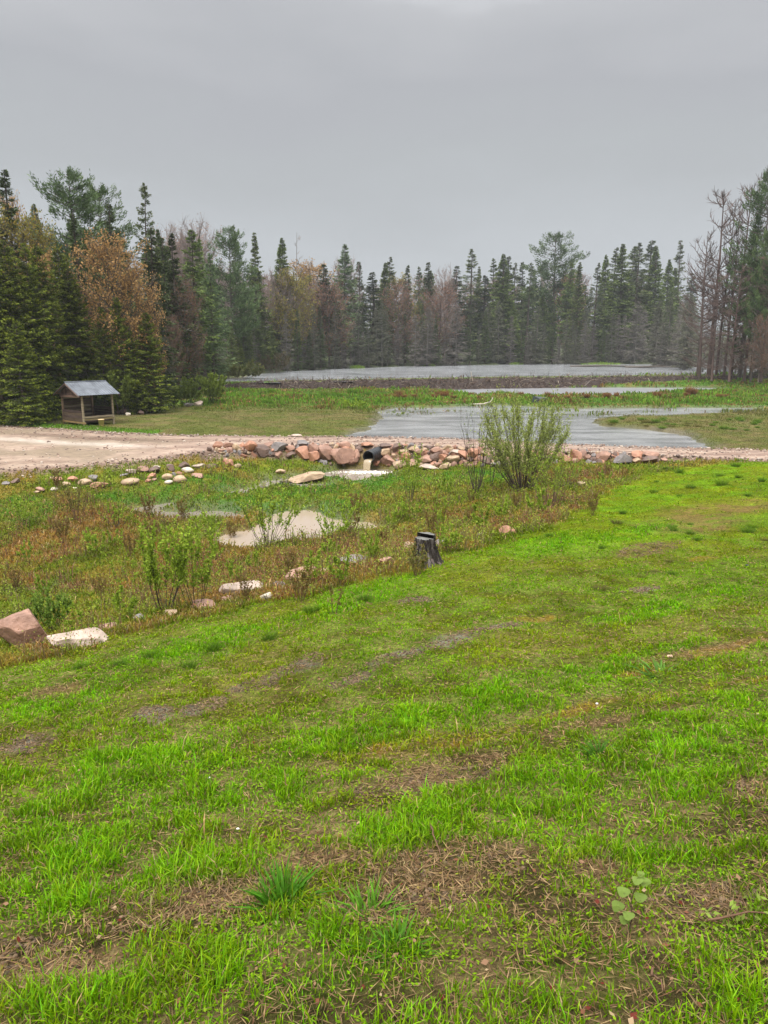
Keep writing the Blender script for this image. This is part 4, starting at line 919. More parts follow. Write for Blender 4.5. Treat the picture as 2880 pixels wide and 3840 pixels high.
PH = {'snag':'leafless dead snag','yellow':'yellow-green budding tree','bud':'orange-brown budding tree','redbud':'reddish budding tree','narrow':'slim dark spruce spire','larch':'pale green larch','spruce':'dark green spruce','haze':'pale pinkish bare tree','open':'thin-branched light green spruce','pine':'big round-headed pine'}
cn = {}
tot = {}
for a in far: tot[a[0]] = tot.get(a[0], 0)+1
for k, px, tp, Y, ws in far:
    i = cn.get(k, 0); cn[k] = i+1
    lb = f"{PH[k]} on the far shore, {ordn(i)} of its kind from the left" if tot[k] > 1 else f"{PH[k]} standing out above the far shore treeline"
    tree(k, px, tp, Y*1.0, lb, GF, ws*R0.uniform(1.35,1.85) if k not in ('haze','snag','pine') else ws*(1.35 if k == 'pine' else 1.1))
right = [('bare',726,190,112,1.25,'tall bare tree with upswept branches, the highest clear of the green ones'),('bare',713,230,108,1.2,'shorter bare tree just left of the tallest bare one'),('bare',733,200,114,.9,'thin bare tree just right of the tallest bare one'),
 ('bare',740,214,110,.9,'slim bare tree between the tall bare tree and the green-topped ones'),('bare',750,185,113,1.0,'tall reddish bare tree beside the green-topped trees'),('bare',761,172,116,1.0,'tallest trunk at the right edge with bare crown'),
 ('open',757,208,110,1.1,'thin light green conifer among bare trunks at the right edge'),('pine',772,176,108,.8,'yellow-green pine cut by the right edge of the picture'),('pine',766,232,104,.5,'small green pine below the yellow-green pine at the right edge'),('pine',800,180,104,.8,'green pine just beyond the right edge'),
 ('barelow',708,255,116,1.0,'brown twiggy tree below the leftmost tall bare tree'),('barelow',722,270,106,1.2,'brown twiggy tree in the flooded stand, first of the row'),('barelow',741,262,104,1.2,'brown twiggy tree in the flooded stand, middle of the row'),('barelow',757,255,106,1.2,'dark brown twiggy tree in the flooded stand near the right edge'),
 ('redbud',765,318,100,1.0,'low reddish tree at the right edge above the dam'),('barelow',775,250,103,1.2,'brown twiggy tree just past the right edge')]
for k, px, tp, Y, ws, lb in right: tree(k, px, tp, Y, lb, GR, ws, base=1.15 if Y < 118 else None)
# the flooded dead timber and the wood behind, many alike
rng = np.random.default_rng(44)
for i in range(66):
    px = 288+i*6.3+rng.uniform(-3,3); Y = shore_y(px)+rng.uniform(-1,5)
    top = rng.uniform(296, 338)
    tree(['dead','mossy','dead','mossy','narrow'][rng.integers(5)], px, top, Y, 'grey half-dead spruce standing in the crowd at the waterline of the far shore', 'grey trees at the far waterline', rng.uniform(.9,1.5), cat='tree')
for i in range(44):
    px = 262+i*10+rng.uniform(-4,4); top = rng.uniform(276, 300)
    tree(['spruce','narrow','open','haze','redbud'][rng.integers(5)], px, top, shore_y(px)+rng.uniform(30,50), 'indistinct tree in the wood behind the far shore, lower than the tree tops around it', 'wood behind the far shore', rng.uniform(1.0,1.3))
for i in range(16):
    px = 168+i*7.5+rng.uniform(-3,3); top = rng.uniform(225, 246) if i < 5 else rng.uniform(262,285)
    tree('haze' if i < 8 else ['spruce','haze'][i%2], px, top, rng.uniform(135,150), 'pale bare tree on the slope behind the left evergreens', 'bare trees behind the left evergreens', rng.uniform(.9,1.2))
for i in range(26):
    px = -300+i*19.5+rng.uniform(-6,6)
    tree('spruce' if px > -40 else ['near','spruce','redbud'][i%3], px, rng.uniform(215,250), rng.uniform(85,100) if px > -40 else rng.uniform(56,75), 'dark evergreen hidden in the second rank behind the left forest edge', 'second rank of evergreens on the left', 1.3)
for i in range(24):
    px = 158+i*5.6+rng.uniform(-2,2); Y = np.interp(px, [158,200,225,262,290],[70,95,114,134,156])
    tree(['spruce','mossy','dead','spruce','near'][i%5], px, rng.uniform(318,350), Y, 'small shaggy conifer filling the foot of the left forest beside the water', 'low conifers at the foot of the left forest', rng.uniform(1.1,1.5))
for i in range(40):
    px = 655+i*(5.4 if i < 26 else 8)+rng.uniform(-2,2); Y = np.interp(px, [655,700,768,800],[175,140,118,112])
    tree(['dead','mossy'][i%2], px, rng.uniform(292,332), Y+rng.uniform(-6,14), 'grey twiggy dead tree in the flooded stand on the right', 'dead trees in the flooded stand', rng.uniform(1.,1.5), base=1.15)

# ------------------------------------------------------------------ shrubs and saplings
def shrub_meshes(seed, H, Wd, ns, tw, nl, lsz, stem=C(.06,.04,.03), lc=(C(.15,.22,.03),C(.24,.32,.05)), r=.012, up=1., straight=.5, leafstart=.25):
    rng = np.random.default_rng(seed); st = MB(); A=[];B=[];r0=[];r1=[];tp=[]; nl = int(nl*(1 if nl > 9000 else 2.6)) if nl > 200 else nl; Wd *= 1.15; lsz *= 1 if nl > 20000 else 1.3
    for i in range(ns):
        a = (i*2.4+rng.uniform(-.4,.4)); q = rng.uniform(.25,1)**.7; h = H*rng.uniform(.62,1.03)*(1-.25*q**2); n = 8
        tgt = np.array([math.cos(a)*Wd/2*q, math.sin(a)*Wd/2*q, h]); p0 = np.array([math.cos(a)*.05*Wd*q, math.sin(a)*.05*Wd*q, -.05])
        s = np.linspace(0,1,n+1)[:,None]; ln = p0+(tgt-p0)*np.concatenate([s**(1/(1.0+straight*.6)), s**(1/(1.0+straight*.6)), s],1)
        ln += np.cumsum(rng.normal(0,.012*H,(n+1,3)),0)*s
        rr = np.linspace(r*rng.uniform(.7,1.2), r*.22, n+1); A.append(ln[:-1]);B.append(ln[1:]);r0.append(rr[:-1]);r1.append(rr[1:])
        for k in range(tw):
            s_ = rng.uniform(.22,1)*n; j = min(int(s_),n-1); q_ = ln[j]+(ln[j+1]-ln[j])*(s_-j); e = (ln[j+1]-ln[j]); e = e/np.linalg.norm(e)+rng.normal(0,.42,3); e[2] += .5*up; e /= np.linalg.norm(e)
            l = H*.16*rng.uniform(.4,1.3); A.append(q_[None]);B.append((q_+e*l)[None]);r0.append([r*.28]);r1.append([r*.12]); tp.append((q_, q_+e*l))
        tp.append((ln[-3], ln[-1]))
    st.tubes(np.concatenate(A),np.concatenate(B),np.concatenate(r0),np.concatenate(r1),4,stem)
    lf = MB(); t0 = np.array([a for a,b in tp]); t1 = np.array([b for a,b in tp]); j = rng.integers(0,len(tp),nl)
    s = rng.uniform(.1,1.05,(nl,1)); P = t0[j]*(1-s)+t1[j]*s+rng.normal(0,.006*H,(nl,3)); k = P[:,2] > H*leafstart; P = P[k]; D = (t1-t0)[j][k]; D = D/np.linalg.norm(D,axis=1,keepdims=True)+rng.normal(0,.7,(len(P),3))
    c = mixc(lc[0], lc[1], rng.uniform(0,1,len(P)))*rng.uniform(.75,1.25,(len(P),1))
    lf.leaves(P, D, lsz*rng.uniform(.6,1.4,len(P)), lsz*.6*rng.uniform(.7,1.3,len(P)), c, rng)
    return st.mesh('stems', True), lf.mesh('leaves')
SN = [500]
def shrub(px, base, top, wpx, label, ns=10, tw=12, nl=1200, lsz=.045, group=None, name='shrub', z=None, **kw):
    p = hit(px, base); g = p[2]; k = px_scale(p); H = (base-top)/k*1.02; Wd = wpx/k; SN[0] += 1
    ms = shrub_meshes(SN[0], H, Wd, ns, tw, nl, lsz, **kw)
    t = thing(name, label, 'bush', (p[0], p[1], tz(p[0], p[1])), 0, group)
    link('stems', ms[0], M_TWIG, t); link('leaves', ms[1], M_LEAF, t); return t
BR = C(.045,.032,.026); YG = (C(.17,.26,.02),C(.28,.37,.04)); SG = (C(.18,.24,.08),C(.30,.36,.15))
shrub(522,491,393,78,'large grey-green willow bush with a fan of dark stems before the pond', 46, 26, 26000, .055, name='willow_bush', stem=C(.075,.055,.045), lc=(C(.22,.28,.05),C(.36,.40,.11)), r=.017, leafstart=.2)
shrub(476,493,378,34,'group of nearly bare dark saplings just left of the large willow bush', 9, 8, 190, .05, name='sapling', stem=BR, lc=SG, r=.017)
shrub(491,488,398,16,'small bare sapling between the dark sapling group and the willow', 3, 8, 130, .05, name='sapling', stem=BR, lc=SG, r=.016)
shrub(551,509,440,46,'brown-stemmed shrub with few leaves at the right foot of the willow', 18, 12, 700, .04, stem=C(.12,.075,.05), lc=YG, r=.009)
shrub(566,488,450,30,'thin grey-brown brush on the right of the willow below the road', 12, 10, 300, .04, stem=C(.14,.10,.07), lc=YG, r=.008)
shrub(410,503,438,24,'slender leafy shrub below the boulders right of the pipe', 6, 12, 500, .05, stem=BR, lc=YG, r=.010)
shrub(268,546,478,66,'leafy green shrub standing against the tan muddy pool', 13, 12, 900, .055, stem=BR, lc=YG, r=.011)
shrub(333,546,490,46,'smaller bright green shrub at the right end of the muddy pool', 9, 10, 520, .05, stem=BR, lc=YG, r=.008)
shrub(330,560,540,16,'short clump of green leaves on the shore below the muddy pool', 10, 8, 420, .04, lc=YG, r=.005)
shrub(165,612,500,68,'tall leafy sapling pair, left one, rising over the lawn edge', 8, 16, 1100, .045, name='sapling', stem=BR, lc=YG, r=.011)
shrub(197,610,500,54,'tall leafy sapling pair, right one, standing behind the pink rock', 8, 16, 900, .042, name='sapling', stem=C(.08,.06,.03), lc=YG, r=.008)
shrub(135,600,525,46,'thin yellow-green sapling just left of the tall sapling pair', 6, 10, 420, .04, name='sapling', stem=C(.10,.08,.04), lc=YG, r=.006)
shrub(53,632,588,38,'bushy bright green shrub behind the largest boulder', 16, 14, 1500, .035, stem=BR, lc=(C(.14,.22,.03),C(.20,.30,.05)), r=.006)
shrub(117,528,497,30,'dark branchy little shrub above the reddish weeds', 8, 12, 260, .045, stem=C(.03,.025,.02), lc=YG, r=.013)
shrub(76,520,478,36,'brown weedy bush with few leaves at the left', 16, 14, 420, .045, stem=C(.13,.07,.045), lc=(C(.16,.12,.04),C(.18,.20,.04)), r=.008)
shrub(22,525,492,26,'green and brown weedy bush near the left edge', 12, 10, 420, .045, stem=C(.12,.07,.045), lc=YG, r=.006)
shrub(334,614,576,20,'thin lone sapling with reddish leaves rooted in the lawn', 2, 12, 170, .035, name='sapling', stem=C(.10,.06,.04), lc=(C(.20,.22,.05),C(.22,.14,.05)), r=.006)
shrub(417,575,545,22,'brown-stemmed weed clump touching the left side of the stump', 12, 10, 500, .03, stem=C(.14,.07,.04), lc=(C(.16,.2,.04),C(.2,.13,.05)), r=.005)
shrub(372,562,530,26,'leafy weed clump left of the stump', 10, 10, 460, .035, stem=C(.12,.09,.04), lc=YG, r=.004)
shrub(449,552,524,24,'yellow-green weeds just right of the stump', 10, 10, 400, .035, stem=C(.12,.09,.04), lc=YG, r=.004)
shrub(440,545,490,16,'tall thin seedlings behind the stump', 6, 8, 240, .035, name='sapling', stem=C(.10,.06,.04), lc=YG, r=.006)
shrub(120,415,374,26,'yellow-green young tree directly right of the shed', 9, 16, 1500, .14, stem=BR, lc=(C(.11,.15,.03),C(.20,.24,.05)), r=.03)
shrub(142,413,388,20,'dark brown twiggy bush behind the stone heap near the shed', 16, 16, 60, .10, stem=C(.10,.065,.05), r=.02)
shrub(213,404,375,26,'round bright yellow-green bush at the field corner', 16, 18, 2600, .13, stem=BR, lc=(C(.14,.19,.03),C(.24,.30,.05)), r=.02)
shrub(188,405,378,34,'wider yellow-green bush left of the round one', 16, 18, 2400, .13, stem=BR, lc=(C(.12,.16,.03),C(.20,.25,.05)), r=.02)
shrub(172,408,386,20,'dull green bush at the right foot of the olive spruce', 12, 14, 900, .12, stem=BR, lc=(C(.08,.12,.03),C(.14,.18,.04)), r=.02)
shrub(197,404,391,18,'brown twiggy bush between the two yellow-green bushes', 14, 14, 100, .10, stem=C(.13,.08,.055), r=.015)
shrub(352,409,399,26,'brown and green low bush on the pond bank left of the water', 14, 12, 500, .09, stem=C(.13,.09,.05), lc=YG, r=.012)
shrub(236,381,362,50,'low sprawling brown-green brush on the lake shore under the spruces', 26, 16, 2600, .22, stem=C(.11,.08,.06), lc=(C(.09,.12,.03),C(.15,.14,.05)), r=.03)
shrub(275,373.6,354,46,'low brown brush at the water below the broad dark spruce', 26, 16, 900, .22, stem=C(.12,.085,.065), lc=(C(.09,.10,.04),C(.13,.09,.05)), r=.03)
# scattered thin brush on the rough ground, alike
rng = np.random.default_rng(91)
SP = [shrub_meshes(900+i, .9, .6, 6, 10, 330, .045, stem=C(.10,.07,.04), lc=YG, r=.005) for i in range(4)]+[shrub_meshes(910+i, .85, .55, 12, 12, 260, .04, stem=C(.14,.07,.045), lc=(C(.19,.10,.04),C(.17,.16,.04)), r=.005) for i in range(3)]
SPOT = [(30,560),(60,545),(95,560),(130,560),(95,600),(45,600),(215,560),(235,580),(255,570),(290,575),(310,585),(350,540),(390,530),(385,545),(400,520),(420,520),(430,530),(465,520),(500,520),(480,535),(230,540),(210,530),(180,520),(150,520),(60,490),(110,545),(150,545),(180,580),(250,600),(15,590),(540,520),(600,490),(592,512),(610,478),(360,515),(445,500),(300,600),(120,620),(75,640),(340,588),(470,505),(520,505)]
for i, (a, b) in enumerate(SPOT):
    p = hit(a+rng.uniform(-5,5), b+rng.uniform(-4,4)); ms = SP[rng.integers(len(SP))]; s = rng.uniform(.6,1.15)
    t = thing('weed_clump', 'knee-high thin-stemmed weed clump in the rough ground between lawn and stream', 'weed', (p[0],p[1],tz(p[0],p[1])), rng.uniform(0,6), 'weed clumps in the rough ground', (s,s,s))
    link('stems', ms[0], M_TWIG, t); link('leaves', ms[1], M_LEAF, t)

# ------------------------------------------------------------------ grass
def blades(name, x, y, h, w, c, lean=.35, seed=1, mat=None, bend=.5, z=None):
    rng = np.random.default_rng(seed); n = len(x); z = terrain(x, y) if z is None else z
    a = rng.uniform(0, 2*math.pi, n); face = rng.normal(0, .9, n)   # blade width direction
    wx, wy = np.cos(face), np.sin(face)
    lx, ly = np.cos(a)*lean*rng.uniform(.1,1.2,n)*h, np.sin(a)*lean*rng.uniform(.1,1.2,n)*h
    B = np.stack([x,y,z-.01],1); Wv = np.stack([wx,wy,0*wx],1)*(w/2)[:,None]; M = B+np.stack([lx*.35, ly*.35, h*.6],1); T = B+np.stack([lx, ly, h*(1-.25*bend)],1)
    V = np.stack([B-Wv*.8, B+Wv*.8, M+Wv, M-Wv, T],1).reshape(-1,3); i = np.arange(n)*5
    cc = np.stack([c*.8, c*.8, c, c, c*1.12],1).reshape(-1,3)
    me = mesh_np(name, V, Q=np.stack([i,i+1,i+2,i+3],1), T=np.stack([i+3,i+2,i+4],1), col=np.clip(cc,0,1))
    return link(name, me, mat or M_GRASS)
def scatter(n, y0, y1, seed, um=.75, nearw=6.):
    rng = np.random.default_rng(seed); y = np.exp(rng.uniform(math.log(y0), math.log(y1), n)); k = rng.uniform(0,1,n) < np.minimum(1, (y/nearw)**1.0+.12); y = y[k]
    x = rng.uniform(-um, um, len(y))*(.976*y+1.1); return x, y, rng
def dry(x, y, z, marg=0.):
    ok = sdist(ROAD, x, y) > .15; reed = fbm(x*.5, y, 1.6, 411, 4)
    for n, (lv, P) in WATERS.items():
        wet = (sdist(P, x, y) < 3) & (z < lv-marg)
        if n in ('front_pond', 'rear_pond'):    # sparse reeds standing in the shallows along the far margin
            wet &= ~((reed > .60-.10*np.exp(-((x-2)/7.)**2)) & (y > 58) & (y < 110) & (_hash(np.floor(x*9).astype(np.int64), np.floor(y*9).astype(np.int64), 5) < .35))
        if lv < -.5:    # stems standing in the very margin of the stream pools
            sd = sdist(P, x, y); wet &= ~((sd > -.55) & (_hash(np.floor(x*14).astype(np.int64), np.floor(y*14).astype(np.int64), 9) < .30*(1+sd)))
        ok &= ~wet
    return ok
def grow():
    # lawn
    x, y, rng = scatter(860000, 1.15, 46, 101, nearw=7.5); z = terrain(x, y); ok = dry(x, y, z) & (y-np.interp(x, RF[:,0], RF[:,1]) < 0); x, y, z = x[ok], y[ok], z[ok]
    zz = zones(x, y); c, n1, n2 = cover_color(x, y, zz); n3 = fbm(x, y, .22, 88, 3)
    clump = sstep(.38, .62, n3)
    lawn = zz['lawn']; near = 1-sstep(3, 9, y)
    dens = lawn*(.30+.5*zz['lush']*(.2+.8*clump)+.40*clump)*(1-.40*(1-sstep(2,5.5,y))*(1-.5*clump))*(1-.75*zz['thatch'])*(1-.7*zz['orange'])*(1-.97*zz['mud'])+(1-lawn)*.75
    ok = rng.uniform(0,1,len(x)) < dens; x,y,z,c,n1,n2,n3,clump,lawn,near = [q[ok] for q in (x,y,z,c,n1,n2,n3,clump,lawn,near)]; zz = {k: v[ok] for k, v in zz.items()}
    n = len(x); r = rng.uniform(.5,1.25,n)
    h = lawn*(.026+.030*zz['lush']+.004*near+.034*clump**2*(near*.6+.6))*(1-.45*zz['thatch'])+(1-lawn)*(.10-.02*zz['wet']+.05*n1)
    h = h*r*(1+.9*(rng.uniform(0,1,n) < .05)); w = .0022+.00115*y*(.9+.3*rng.uniform(0,1,n))
    fresh = mixc(C(.10,.28,.006), C(.22,.34,.015), rng.uniform(0,1,n))
    c = mixc(c, fresh, np.clip((.35+.3*near*lawn)*rng.uniform(0,1.4,n),0,1)*(1-.8*(1-lawn)))
    isd = rng.uniform(0,1,n) < (.05+.35*zz['thatch']+.25*zz['brown']); c[isd] = C(.30,.22,.10)*rng.uniform(.5,1.3,(isd.sum(),1))
    c *= rng.uniform(.6,1.35,(n,1))*(.62+.76*fbm(x, y, .28, 520, 3))[:,None]; c[:,0] *= rng.uniform(.8,1.25,n)  # random tone; the patchy noise also paints small shadows into the turf
    kind(blades('grass', x, y, h, w, c, .75, 5, z=z), 'stuff', 'short green spring grass covering the sloping lawn')
    print('lawn blades', n)
    # beyond the road
    x, y, rng = scatter(300000, 37, 150, 103, nearw=30.); z = terrain(x, y); by = y-np.interp(x, RF[:,0], RF[:,1]); ok = (by > .3) & dry(x, y, z, .02); x,y,z,by = x[ok],y[ok],z[ok],by[ok]
    zz = zones(x, y); c, n1, n2 = cover_color(x, y, zz); marsh = sstep(58, 70, y+(n1-.5)*10); cl = sstep(.45,.62,fbm(x,y,2.6,140,3))
    lakeok = sdist(WATERS['lake'][1], x, y) > 0
    edge = (1-sstep(1,3.5,by))*(x < -14)
    crest = np.interp(x, DAMX, DAMY); nodam = ~((y > crest-2.6) & (x > DAMX[0]) & (rng.uniform(0,1,len(x)) < np.where(x > 38, .75, .985)))
    isl = np.exp(-((y-62)/9.)**2)*(x > 8)
    h = (.055+.08*marsh+.30*marsh*cl+.12*edge+.16*isl*cl)*rng.uniform(.5,1.4,len(x)); w = (.0006+.0006*marsh)*y*rng.uniform(.8,1.4,len(x))
    brown = (marsh > .5) & (rng.uniform(0,1,len(x)) < .08+.6*sstep(.5,.7,fbm(x,y,3.0,150,4)))
    c = mixc(c, C(.13,.25,.015), np.clip(marsh*(1-brown)*cl*.6+edge*.5,0,1)); c[brown] = C(.22,.13,.05)*rng.uniform(.5,1.4,(brown.sum(),1))
    c *= rng.uniform(.55,1.4,(len(x),1))*(.55+.9*fbm(x*.6, y, 1.1, 540, 4))[:,None]; ok = nodam & lakeok & ((y < 118) | (x < -20)) & ~((x < -14-(y-45)*.12) & (y > 50) & (rng.uniform(0,1,len(x)) < .8))
    zb = np.maximum(z, np.where(y < 80, -.02, -9))
    kind(blades('marsh_grass', x[ok], y[ok], h[ok], w[ok], c[ok], .5, 6, z=zb[ok]), 'stuff', 'olive field grass and green marsh growth beyond the road')
    # small round leaves of clover and weeds close to the ground
    x, y, rng = scatter(230000, 1.2, 34, 105, nearw=5.); z = terrain(x, y); ok = dry(x, y, z) & (y-np.interp(x, RN[:,0], RN[:,1]) < -.5); x,y,z = x[ok],y[ok],z[ok]
    zz = zones(x, y); c, n1, n2 = cover_color(x, y, zz); n3 = fbm(x, y, .3, 188, 3); ok = rng.uniform(0,1,len(x)) < (.12+.88*sstep(.45,.62,n3))*(1-.8*zz['thatch'])*(1-.8*zz['mud'])
    x,y,z,c = x[ok],y[ok],z[ok],c[ok]; lw = zz['lawn'][ok]; br = zz['brown'][ok]; n = len(x)
    hh = (lw*.035+(1-lw)*.24)*rng.uniform(.1,1,n); s = (.009+.0021*y)*rng.uniform(.5,1.6,n)
    c = mixc(c, C(.17,.25,.01), rng.uniform(0,.7,n)*(1-br*.7)); rd = rng.uniform(0,1,n) < br*.75; c[rd] = C(.20,.09,.04)*rng.uniform(.7,1.3,(rd.sum(),1)); c *= rng.uniform(.7,1.35,(n,1))
    D = rng.normal(0,1,(n,3)); D[:,2] *= .35; mb = MB(); mb.leaves(np.stack([x,y,z+hh],1), D, s, s*.5, c, rng, flat=2.)
    kind(link('ground_cover', mb.mesh('ground_cover'), M_GRASS), 'stuff', 'small round-leaved weeds mixed into the grass')
    # weed stems in the rough ground
    x, y, rng = scatter(36000, 9, 40, 107, nearw=8.); z = terrain(x, y); zz = zones(x, y); ok = dry(x, y, z) & (zz['lawn'] < .3) & (y-np.interp(x, RN[:,0], RN[:,1]) < -1.6) & (rng.uniform(0,1,len(x)) < (1-.85*zz['wet'])*sstep(.38,.55,fbm(x,y,1.6,200,3))*.9)
    x,y,z = x[ok],y[ok],z[ok]; br = zz['brown'][ok]; n = len(x); h = rng.uniform(.12,.36,n)+.35*sstep(.5,.7,fbm(x,y,1.1,260,3))*rng.uniform(.3,1,n); c = mixc(C(.15,.12,.05), C(.17,.085,.05), np.clip(br+rng.normal(0,.3,n),0,1))
    kind(blades('weed_stems', x, y, h, .0011*y+0*x, c, .35, 8, z=z, mat=M_TWIG), 'stuff', 'thin brown and green weed stems in the rough ground')
    k = 7; j = np.repeat(np.arange(n), k); m = n*k; t = rng.uniform(.25,1.05,m); P = np.stack([x[j]+rng.normal(0,.05,m), y[j]+rng.normal(0,.05,m), z[j]+h[j]*t],1)
    g = rng.uniform(0,1,n)[j] > br[j]*.75; c = np.where(g[:,None], mixc(C(.16,.23,.02), C(.30,.34,.05), rng.uniform(0,1,m)), mixc(C(.24,.11,.045), C(.28,.19,.06), rng.uniform(0,1,m)))*rng.uniform(.7,1.25,(m,1))
    D = rng.normal(0,1,(m,3)); mb = MB(); s = (.012+.0019*y[j])*rng.uniform(.6,1.4,m); mb.leaves(P, D, s, s*.55, c, rng)
    kind(link('weed_leaves', mb.mesh('weed_leaves'), M_GRASS), 'stuff', 'small yellow-green and rusty leaves of the rough ground weeds')
    # straw thatch
    x, y, rng = scatter(230000, 1.15, 16, 109, nearw=4.); zz = zones(x, y); ok = rng.uniform(0,1,len(x)) < (.34+.7*zz['thatch']+.3*zz['orange'])*zz['lawn']+.1*(1-zz['lawn']); x,y = x[ok],y[ok]; n = len(x); z = terrain(x, y)
    a = rng.uniform(0,6.28,n); D = np.stack([np.cos(a),np.sin(a),rng.normal(.05,.12,n)],1); c = mixc(C(.36,.25,.12), C(.13,.065,.035), rng.uniform(0,1,n))*rng.uniform(.5,1.3,(n,1))
    mb = MB(); mb.leaves(np.stack([x,y,z+.006],1), D, rng.uniform(.03,.10,n), .0022+.0009*y, c, rng, flat=2.); kind(link('dead_straw', mb.mesh('dead_straw'), M_GRASS), 'stuff', 'matted brown straw lying in the bare patches of the lawn')
    # fallen leaves
    x, y, rng = scatter(1300, 1.2, 12, 111, nearw=3.); z = terrain(x, y); n = len(x); c = np.array([(.22,.09,.05),(.30,.17,.10),(.14,.03,.02),(.42,.30,.17)])[rng.integers(0,4,n)]
    mb = MB(); D = rng.normal(0,1,(n,3)); D[:,2] *= .3; s = rng.uniform(.012,.035,n); mb.leaves(np.stack([x,y,z+.02],1), D, s, s*.7, c, rng, flat=2.); kind(link('fallen_leaves', mb.mesh('fallen_leaves'), M_LEAF), 'stuff', 'dead brown leaves scattered in the foreground grass')
    # dark upright stalks along the bare orange strips
    x, y, rng = scatter(60000, 3, 12, 113, nearw=3.); zz = zones(x, y); c0 = np.maximum(zz['orange'], zz['thatch']*.5)*(y < 9.5); ok = rng.uniform(0,1,len(x)) < c0*.13; x,y = x[ok],y[ok]; n = len(x)
    kind(blades('dead_stalks', x, y, rng.uniform(.03,.10,n), .002+.0006*y, C(.10,.085,.04)*rng.uniform(.5,1.3,(n,1)), .3, 9, mat=M_TWIG), 'stuff', 'short dark dead stalks standing along the orange bare strips')
grow()

# ------------------------------------------------------------------ grass tufts one can count
def tuft_mesh(seed, n, cg, cb, spread=.14, hh=.30, w=.012):
    rng = np.random.default_rng(seed); a = rng.uniform(0,6.28,n); r = spread*np.sqrt(rng.uniform(0,1,n)); x = r*np.cos(a); y = r*np.sin(a)
    h = hh*rng.uniform(.5,1.05,n); lean = np.stack([x,y],1)*2.2+rng.normal(0,.05,(n,2)); face = rng.uniform(0,3.14,n); Wv = np.stack([np.cos(face),np.sin(face),0*x],1)*w/2
    B = np.stack([x,y,0*x-.02],1); M = B+np.stack([lean[:,0]*.4, lean[:,1]*.4, h*.65],1); T = B+np.stack([lean[:,0], lean[:,1], h],1)
    V = np.stack([B-Wv,B+Wv,M+Wv,M-Wv,T],1).reshape(-1,3); i = np.arange(n)*5; c = mixc(cb, cg, rng.uniform(.3,1,n)); cc = np.stack([cb+0*c,cb+0*c,c,c,c*1.15],1).reshape(-1,3)
    return mesh_np('grass_tuft', V, Q=np.stack([i,i+1,i+2,i+3],1), T=np.stack([i+3,i+2,i+4],1), col=cc)
TG = [tuft_mesh(i, 170, C(.11,.22,.012), C(.06,.10,.015), spread=.19) for i in (1,2)]; TB = [tuft_mesh(i, 170, C(.15,.15,.035), C(.09,.07,.025), spread=.2, hh=.2) for i in (3,4)]; TY = [tuft_mesh(i, 190, C(.15,.27,.012), C(.08,.12,.012), spread=.18) for i in (5,6)]; TR = [tuft_mesh(i, 260, C(.26,.13,.05), C(.11,.055,.03), spread=.20, hh=.62, w=.035) for i in (7,8)]
for me in TG+TB+TY+TR: me.materials.append(M_GRASS)
def tuft(px, py, wpx, ms, label, group, i=0):
    p = hit(px, py); s = wpx/px_scale(p)/.5
    o = link('grass_tuft', ms[i % 2], loc=(p[0],p[1],tz(p[0],p[1])), rz=R0.uniform(0,6), scale=(s, s, s*R0.uniform(.8,1.4))); return tag(o, label, 'grass tuft', group)
T8 = [(950,905,46),(1275,925,44),(1400,850,46),(1290,1000,60),(1420,940,38),(1610,970,40),(770,975,22),(840,870,34),(1110,800,24),(1500,1085,36),(950,1088,26),(500,1225,38),(1530,1345,60),(890,1340,44),(1040,1315,30),(1430,800,30),(750,1060,40),(1040,1020,50)]
for i,(a,b,w) in enumerate(T8): tuft((2100+a*.47)*S,(1350+b*.47)*S, w*.47*S*1.4, TY if i in (1,2,3,4,12) else TG, 'tall green grass tuft on the right part of the lawn below the road', 'green tufts on the right lawn', i)
T9 = [(1160,260,46),(1060,240,38),(1215,300,40),(1530,250,60),(1640,300,30),(740,130,34),(270,275,38),(850,535,34),(600,350,34),(940,345,30),(1050,515,40),(700,190,50),(1030,435,30),(940,500,40),(590,610,70),(920,630,30),(1440,550,50),(1380,450,30),(930,1170,40),(150,440,30),(840,380,24),(1590,570,30)]
for i,(a,b,w) in enumerate(T9): tuft((1900+a*.591)*S,(1850+b*.591)*S, w*.591*S*1.2, TG if i in (0,1,2,3,5,6,8,10,18) else TB, 'dark low grass tuft in the middle of the right lawn', 'dark tufts on the lawn', i)
for i,(a,b,w) in enumerate([(600,915,34),(820,940,22),(410,960,34),(300,960,30),(1310,730,22),(1060,820,26),(1090,530,22),(570,700,20)]): tuft((a*.663)*S if i < 4 else (1000+a*.723)*S,(1900+b*.663)*S if i < 4 else (1950+b*.723)*S, w*.6*S*1.2, TB, 'brownish tuft on the left half of the lawn', 'brownish tufts on the lawn', i)
for i,(a,b) in enumerate([(270,640),(310,612),(80,668),(190,668),(215,650),(35,660),(300,590),(365,600),(150,657),(120,665)]): tuft(a, b, 13, TG, 'fresh green grass clump along the foot of the lawn edge', 'clumps along the lawn edge', i)
rng = np.random.default_rng(17)
for i in range(60):
    px = rng.uniform(395, 640) if i < 48 else rng.uniform(640, 768); py = 398.5+rng.uniform(-2.2,1.8)-(px > 600)*1.5
    tuft(px, py, rng.uniform(2.2,5.5), TR if i % 4 else TB, 'rusty brown fern tussock on the marsh strip between the two ponds', 'rusty tussocks on the marsh strip', i)
for i in range(30):
    px = rng.uniform(600, 768); py = np.interp(px,[600,700,768],[422,422,425])+rng.uniform(-4,7)
    tuft(px, py, rng.uniform(4,8), TG if i%3 else TB, 'grass tussock on the low spit reaching into the pond', 'tussocks on the grassy spit', i)
for i in range(26):
    px = rng.uniform(240, 400); py = rng.uniform(392, 404)
    tuft(px, py, rng.uniform(6,10), TB if i%2 else TG, 'tussock in the reedy meadow left of the ponds', 'tussocks in the reedy meadow', i)
